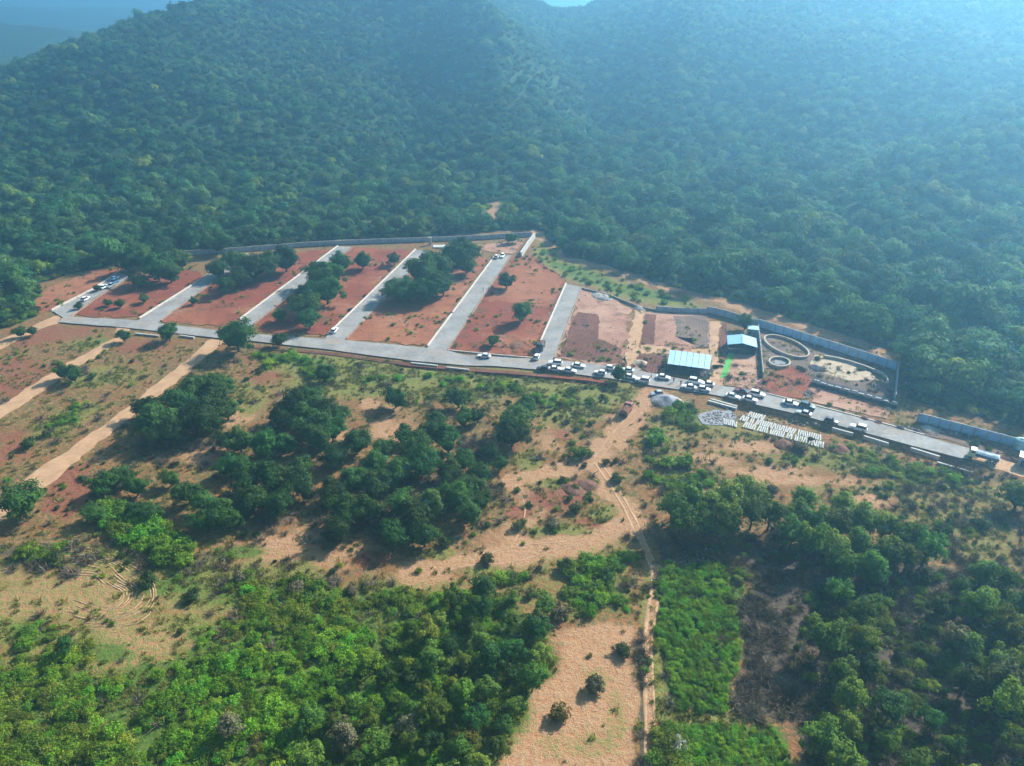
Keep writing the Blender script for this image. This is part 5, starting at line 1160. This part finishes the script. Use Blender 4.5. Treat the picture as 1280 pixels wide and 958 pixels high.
x, y = rand_cover(150000, -150, 150, 56, 215); w = cover_at(x, y, 'green') * (1 - cover_at(x, y, 'pale')); nz = vnoise(x, y, 5, 40) * .5 + vnoise(x, y, 14, 41) * .5
sz_ = (x > P(826, 800).x) & (x < P(935, 800).x) & (y < P(826, 695).y)
k = rng.random(x.size) < np.clip((w - .25) * 1.4, 0, 1) * np.where(sz_, .9, np.clip((nz - .32) * 4, .05, 1) * .58)
x, y = x[k], y[k]; s_ = (.42 + 1.1 * rng.random(x.size) ** 2.0) * (0.6 + .9 * nz[k]); s_ = np.where((x > P(826, 800).x) & (x < P(935, 800).x) & (y < P(826, 695).y), np.minimum(s_, 1.1) * .85, s_); strip_ = (x > P(826, 800).x) & (x < P(935, 800).x) & (y < P(826, 695).y)
brt = rng.random(x.size) < np.where(strip_, .95, np.clip((vnoise(x, y, 22, 44) - .35) * 2.2, .04, .9))
for nm, sel, pr, lb in (('green_scrub', ~brt, SCRUB, 'dense green scrub spread over the lower ground'), ('bright_scrub', brt, BRIGHT, 'brightest green low scrub in patches near the bottom')):
    scatter(nm, np.stack([x[sel], y[sel], ground_h(x[sel], y[sel])], 1), np.stack([s_[sel], s_[sel], s_[sel] * rng.uniform(.7, 1.2, sel.sum())], 1), pr, lb, 'scrub')
x, y = rand_cover(60000, -160, 160, 62, 240); w = np.maximum(cover_at(x, y, 'dark'), .07 * (1 - cover_at(x, y, 'pale')) * (cover_at(x, y, 'red') < .5)); nz = vnoise(x, y, 4, 50)
k = (rng.random(x.size) < np.clip(w, 0, 1) * np.clip((nz - .25) * 2.4, .05, 1) * .75) & (y < 205) ; x, y = x[k], y[k]
scatter('dry_brush', np.stack([x, y, ground_h(x, y)], 1), rng.uniform(.7, 1.9, x.size), TWIG, 'dry leafless brush between the green strip and the wood', 'brush')
x, y = rand_cover(150000, -190, 190, 62, 250); w = np.maximum(cover_at(x, y, 'grass'), .22) * (1 - .85 * cover_at(x, y, 'pale')) * (1 - cover_at(x, y, 'forest')); nz = vnoise(x, y, 3, 60) * .6 + vnoise(x, y, 11, 61) * .4
k = (rng.random(x.size) < np.clip(w, 0, 1) * np.clip((nz - .3) * 2.4, .03, 1) * .8) & (y < 222 + 0 * x); x, y = x[k], y[k]
scatter('dry_grass', np.stack([x, y, ground_h(x, y)], 1), rng.uniform(.5, 1.1, x.size), TUFT, 'yellowish grass tufts over the open fields', 'grass')
# low shrubs dotted over the fields
x, y = rand_cover(15000, -150, 150, 60, 225); w = np.maximum(cover_at(x, y, 'grass'), .35) * (1 - .8 * cover_at(x, y, 'pale')); nz = vnoise(x, y, 9, 70) * .6 + vnoise(x, y, 25, 71) * .4
k = (rng.random(x.size) < w * np.clip((nz - .45) * 4, .02, 1) * .5) & (y < 212); x, y = x[k], y[k]
scatter('field_shrubs', np.stack([x, y, ground_h(x, y)], 1), rng.uniform(.35, 1.05, x.size) ** 1.4, BUSH + SCRUB, 'low shrubs dotted over the open fields', 'shrubs')
x, y = rand_cover(9000, 40, 150, 56, 150); wp = PP(RW); k = inside(x, y, wp) & (rng.random(x.size) < .3); x, y = x[k], y[k]
scatter('wood_undergrowth', np.stack([x, y, ground_h(x, y)], 1), rng.uniform(.6, 1.5, x.size), BUSH + SCRUB, 'leafy undergrowth between the trees of the lower right wood', 'undergrowth')
# low weeds beside the compound wall and along the forest's foot
x, y = rand_cover(26000, -260, 230, 180, 400); w = np.maximum(cover_at(x, y, 'green'), cover_at(x, y, 'grass') * .5); w = np.maximum(w, (cover_at(x, y, 'pale') > .4) * (y > 330) * .25)
k = (rng.random(x.size) < w * .5) & (y > 218); x, y = x[k], y[k]
scatter('wall_weeds', np.stack([x, y, ground_h(x, y)], 1), rng.uniform(.6, 1.6, x.size), SCRUB, 'low green weeds on the strip outside the compound wall', 'weeds')
x, y = rand_cover(9000, -230, 70, 205, 330); k = (cover_at(x, y, 'forest') < .5) & (vnoise(x, y, 12, 90) * .6 + vnoise(x, y, 4, 91) * .4 > .60) & (rng.random(x.size) < .7); x, y = x[k], y[k]
scatter('plot_weeds', np.stack([x, y, np.full(x.size, .12)], 1), rng.uniform(.3, .9, x.size), TUFT + SCRUB[:2], 'thin weeds sprouting on the red plots', 'weeds')
# scrub along the forest's front edge
x, y = rand_cover(60000, -330, 260, 150, 380); k = inside(x, y, FOREST_POLY) & (seg_dist(x, y, edge_pts) < 15) & (seg_dist(x, y, pth) > 3.2) & (rng.random(x.size) < .5); x, y = x[k], y[k]
scatter('forest_edge_scrub', np.stack([x, y, ground_h(x, y)], 1), rng.uniform(.7, 2.0, x.size), SCRUB + BUSH, 'low green scrub along the front edge of the forest', 'scrub')
# loose stones
def rock(seed):
    bm = bmesh.new(); bmesh.ops.create_icosphere(bm, subdivisions=1, radius=1)
    for v in bm.verts: v.co *= 1 + .35 * mnoise.noise(v.co * 1.3 + Vector((seed, 0, 0))); v.co.z *= .7
    me = bm_mesh('stone', bm); me.materials.append(M['stone_pale']); return me
SP_ = []
for (px, py, a_, b_, n_) in ((752, 372, 16, 6, 130), (800, 389, 10, 4, 25), (940, 480, 14, 6, 40), (1010, 492, 5, 14, 40), (1018, 470, 10, 6, 30), (1175, 540, 40, 6, 40), (900, 523, 26, 9, 160), (848, 505, 12, 5, 60), (800, 455, 5, 3, 25), (640, 312, 10, 6, 30), (870, 700, 30, 10, 60), (990, 530, 40, 6, 20), (700, 420, 60, 25, 30), (490, 410, 70, 20, 45), (620, 400, 50, 40, 50), (360, 370, 90, 40, 60), (230, 370, 60, 25, 40)):
    for _ in range(n_):
        q = P(px + rng.normal() * a_ * .5, py + rng.normal() * b_ * .5); SP_.append((q.x, q.y, q.z + .16))
SP_ = np.array(SP_); scatter('loose_rubble', SP_, rng.uniform(.12, .42, len(SP_)), [rock(k) for k in range(4)], 'loose pale stones scattered round the building plots', 'rubble')

# ------------------------------------------------------------------ haze
bm = bmesh.new(); box_bm(bm, 0, 3300, 121, 17000, 12000, 248)
hz = tag(obj('haze', bm_mesh('haze', bm)), 'pale blue haze filling the valley and veiling the hills', 'haze', kind='stuff')
m, nt, out = mat_new('haze'); pv = nt.nodes.new('ShaderNodeVolumePrincipled')
pv.inputs['Color'].default_value = (0.29, 0.68, 1.0, 1); pv.inputs['Density'].default_value = HAZE_DENSITY; pv.inputs['Anisotropy'].default_value = 0.72
nt.links.new(pv.outputs[0], out.inputs['Volume']); hz.data.materials.append(m); hz.display_type = 'WIRE'
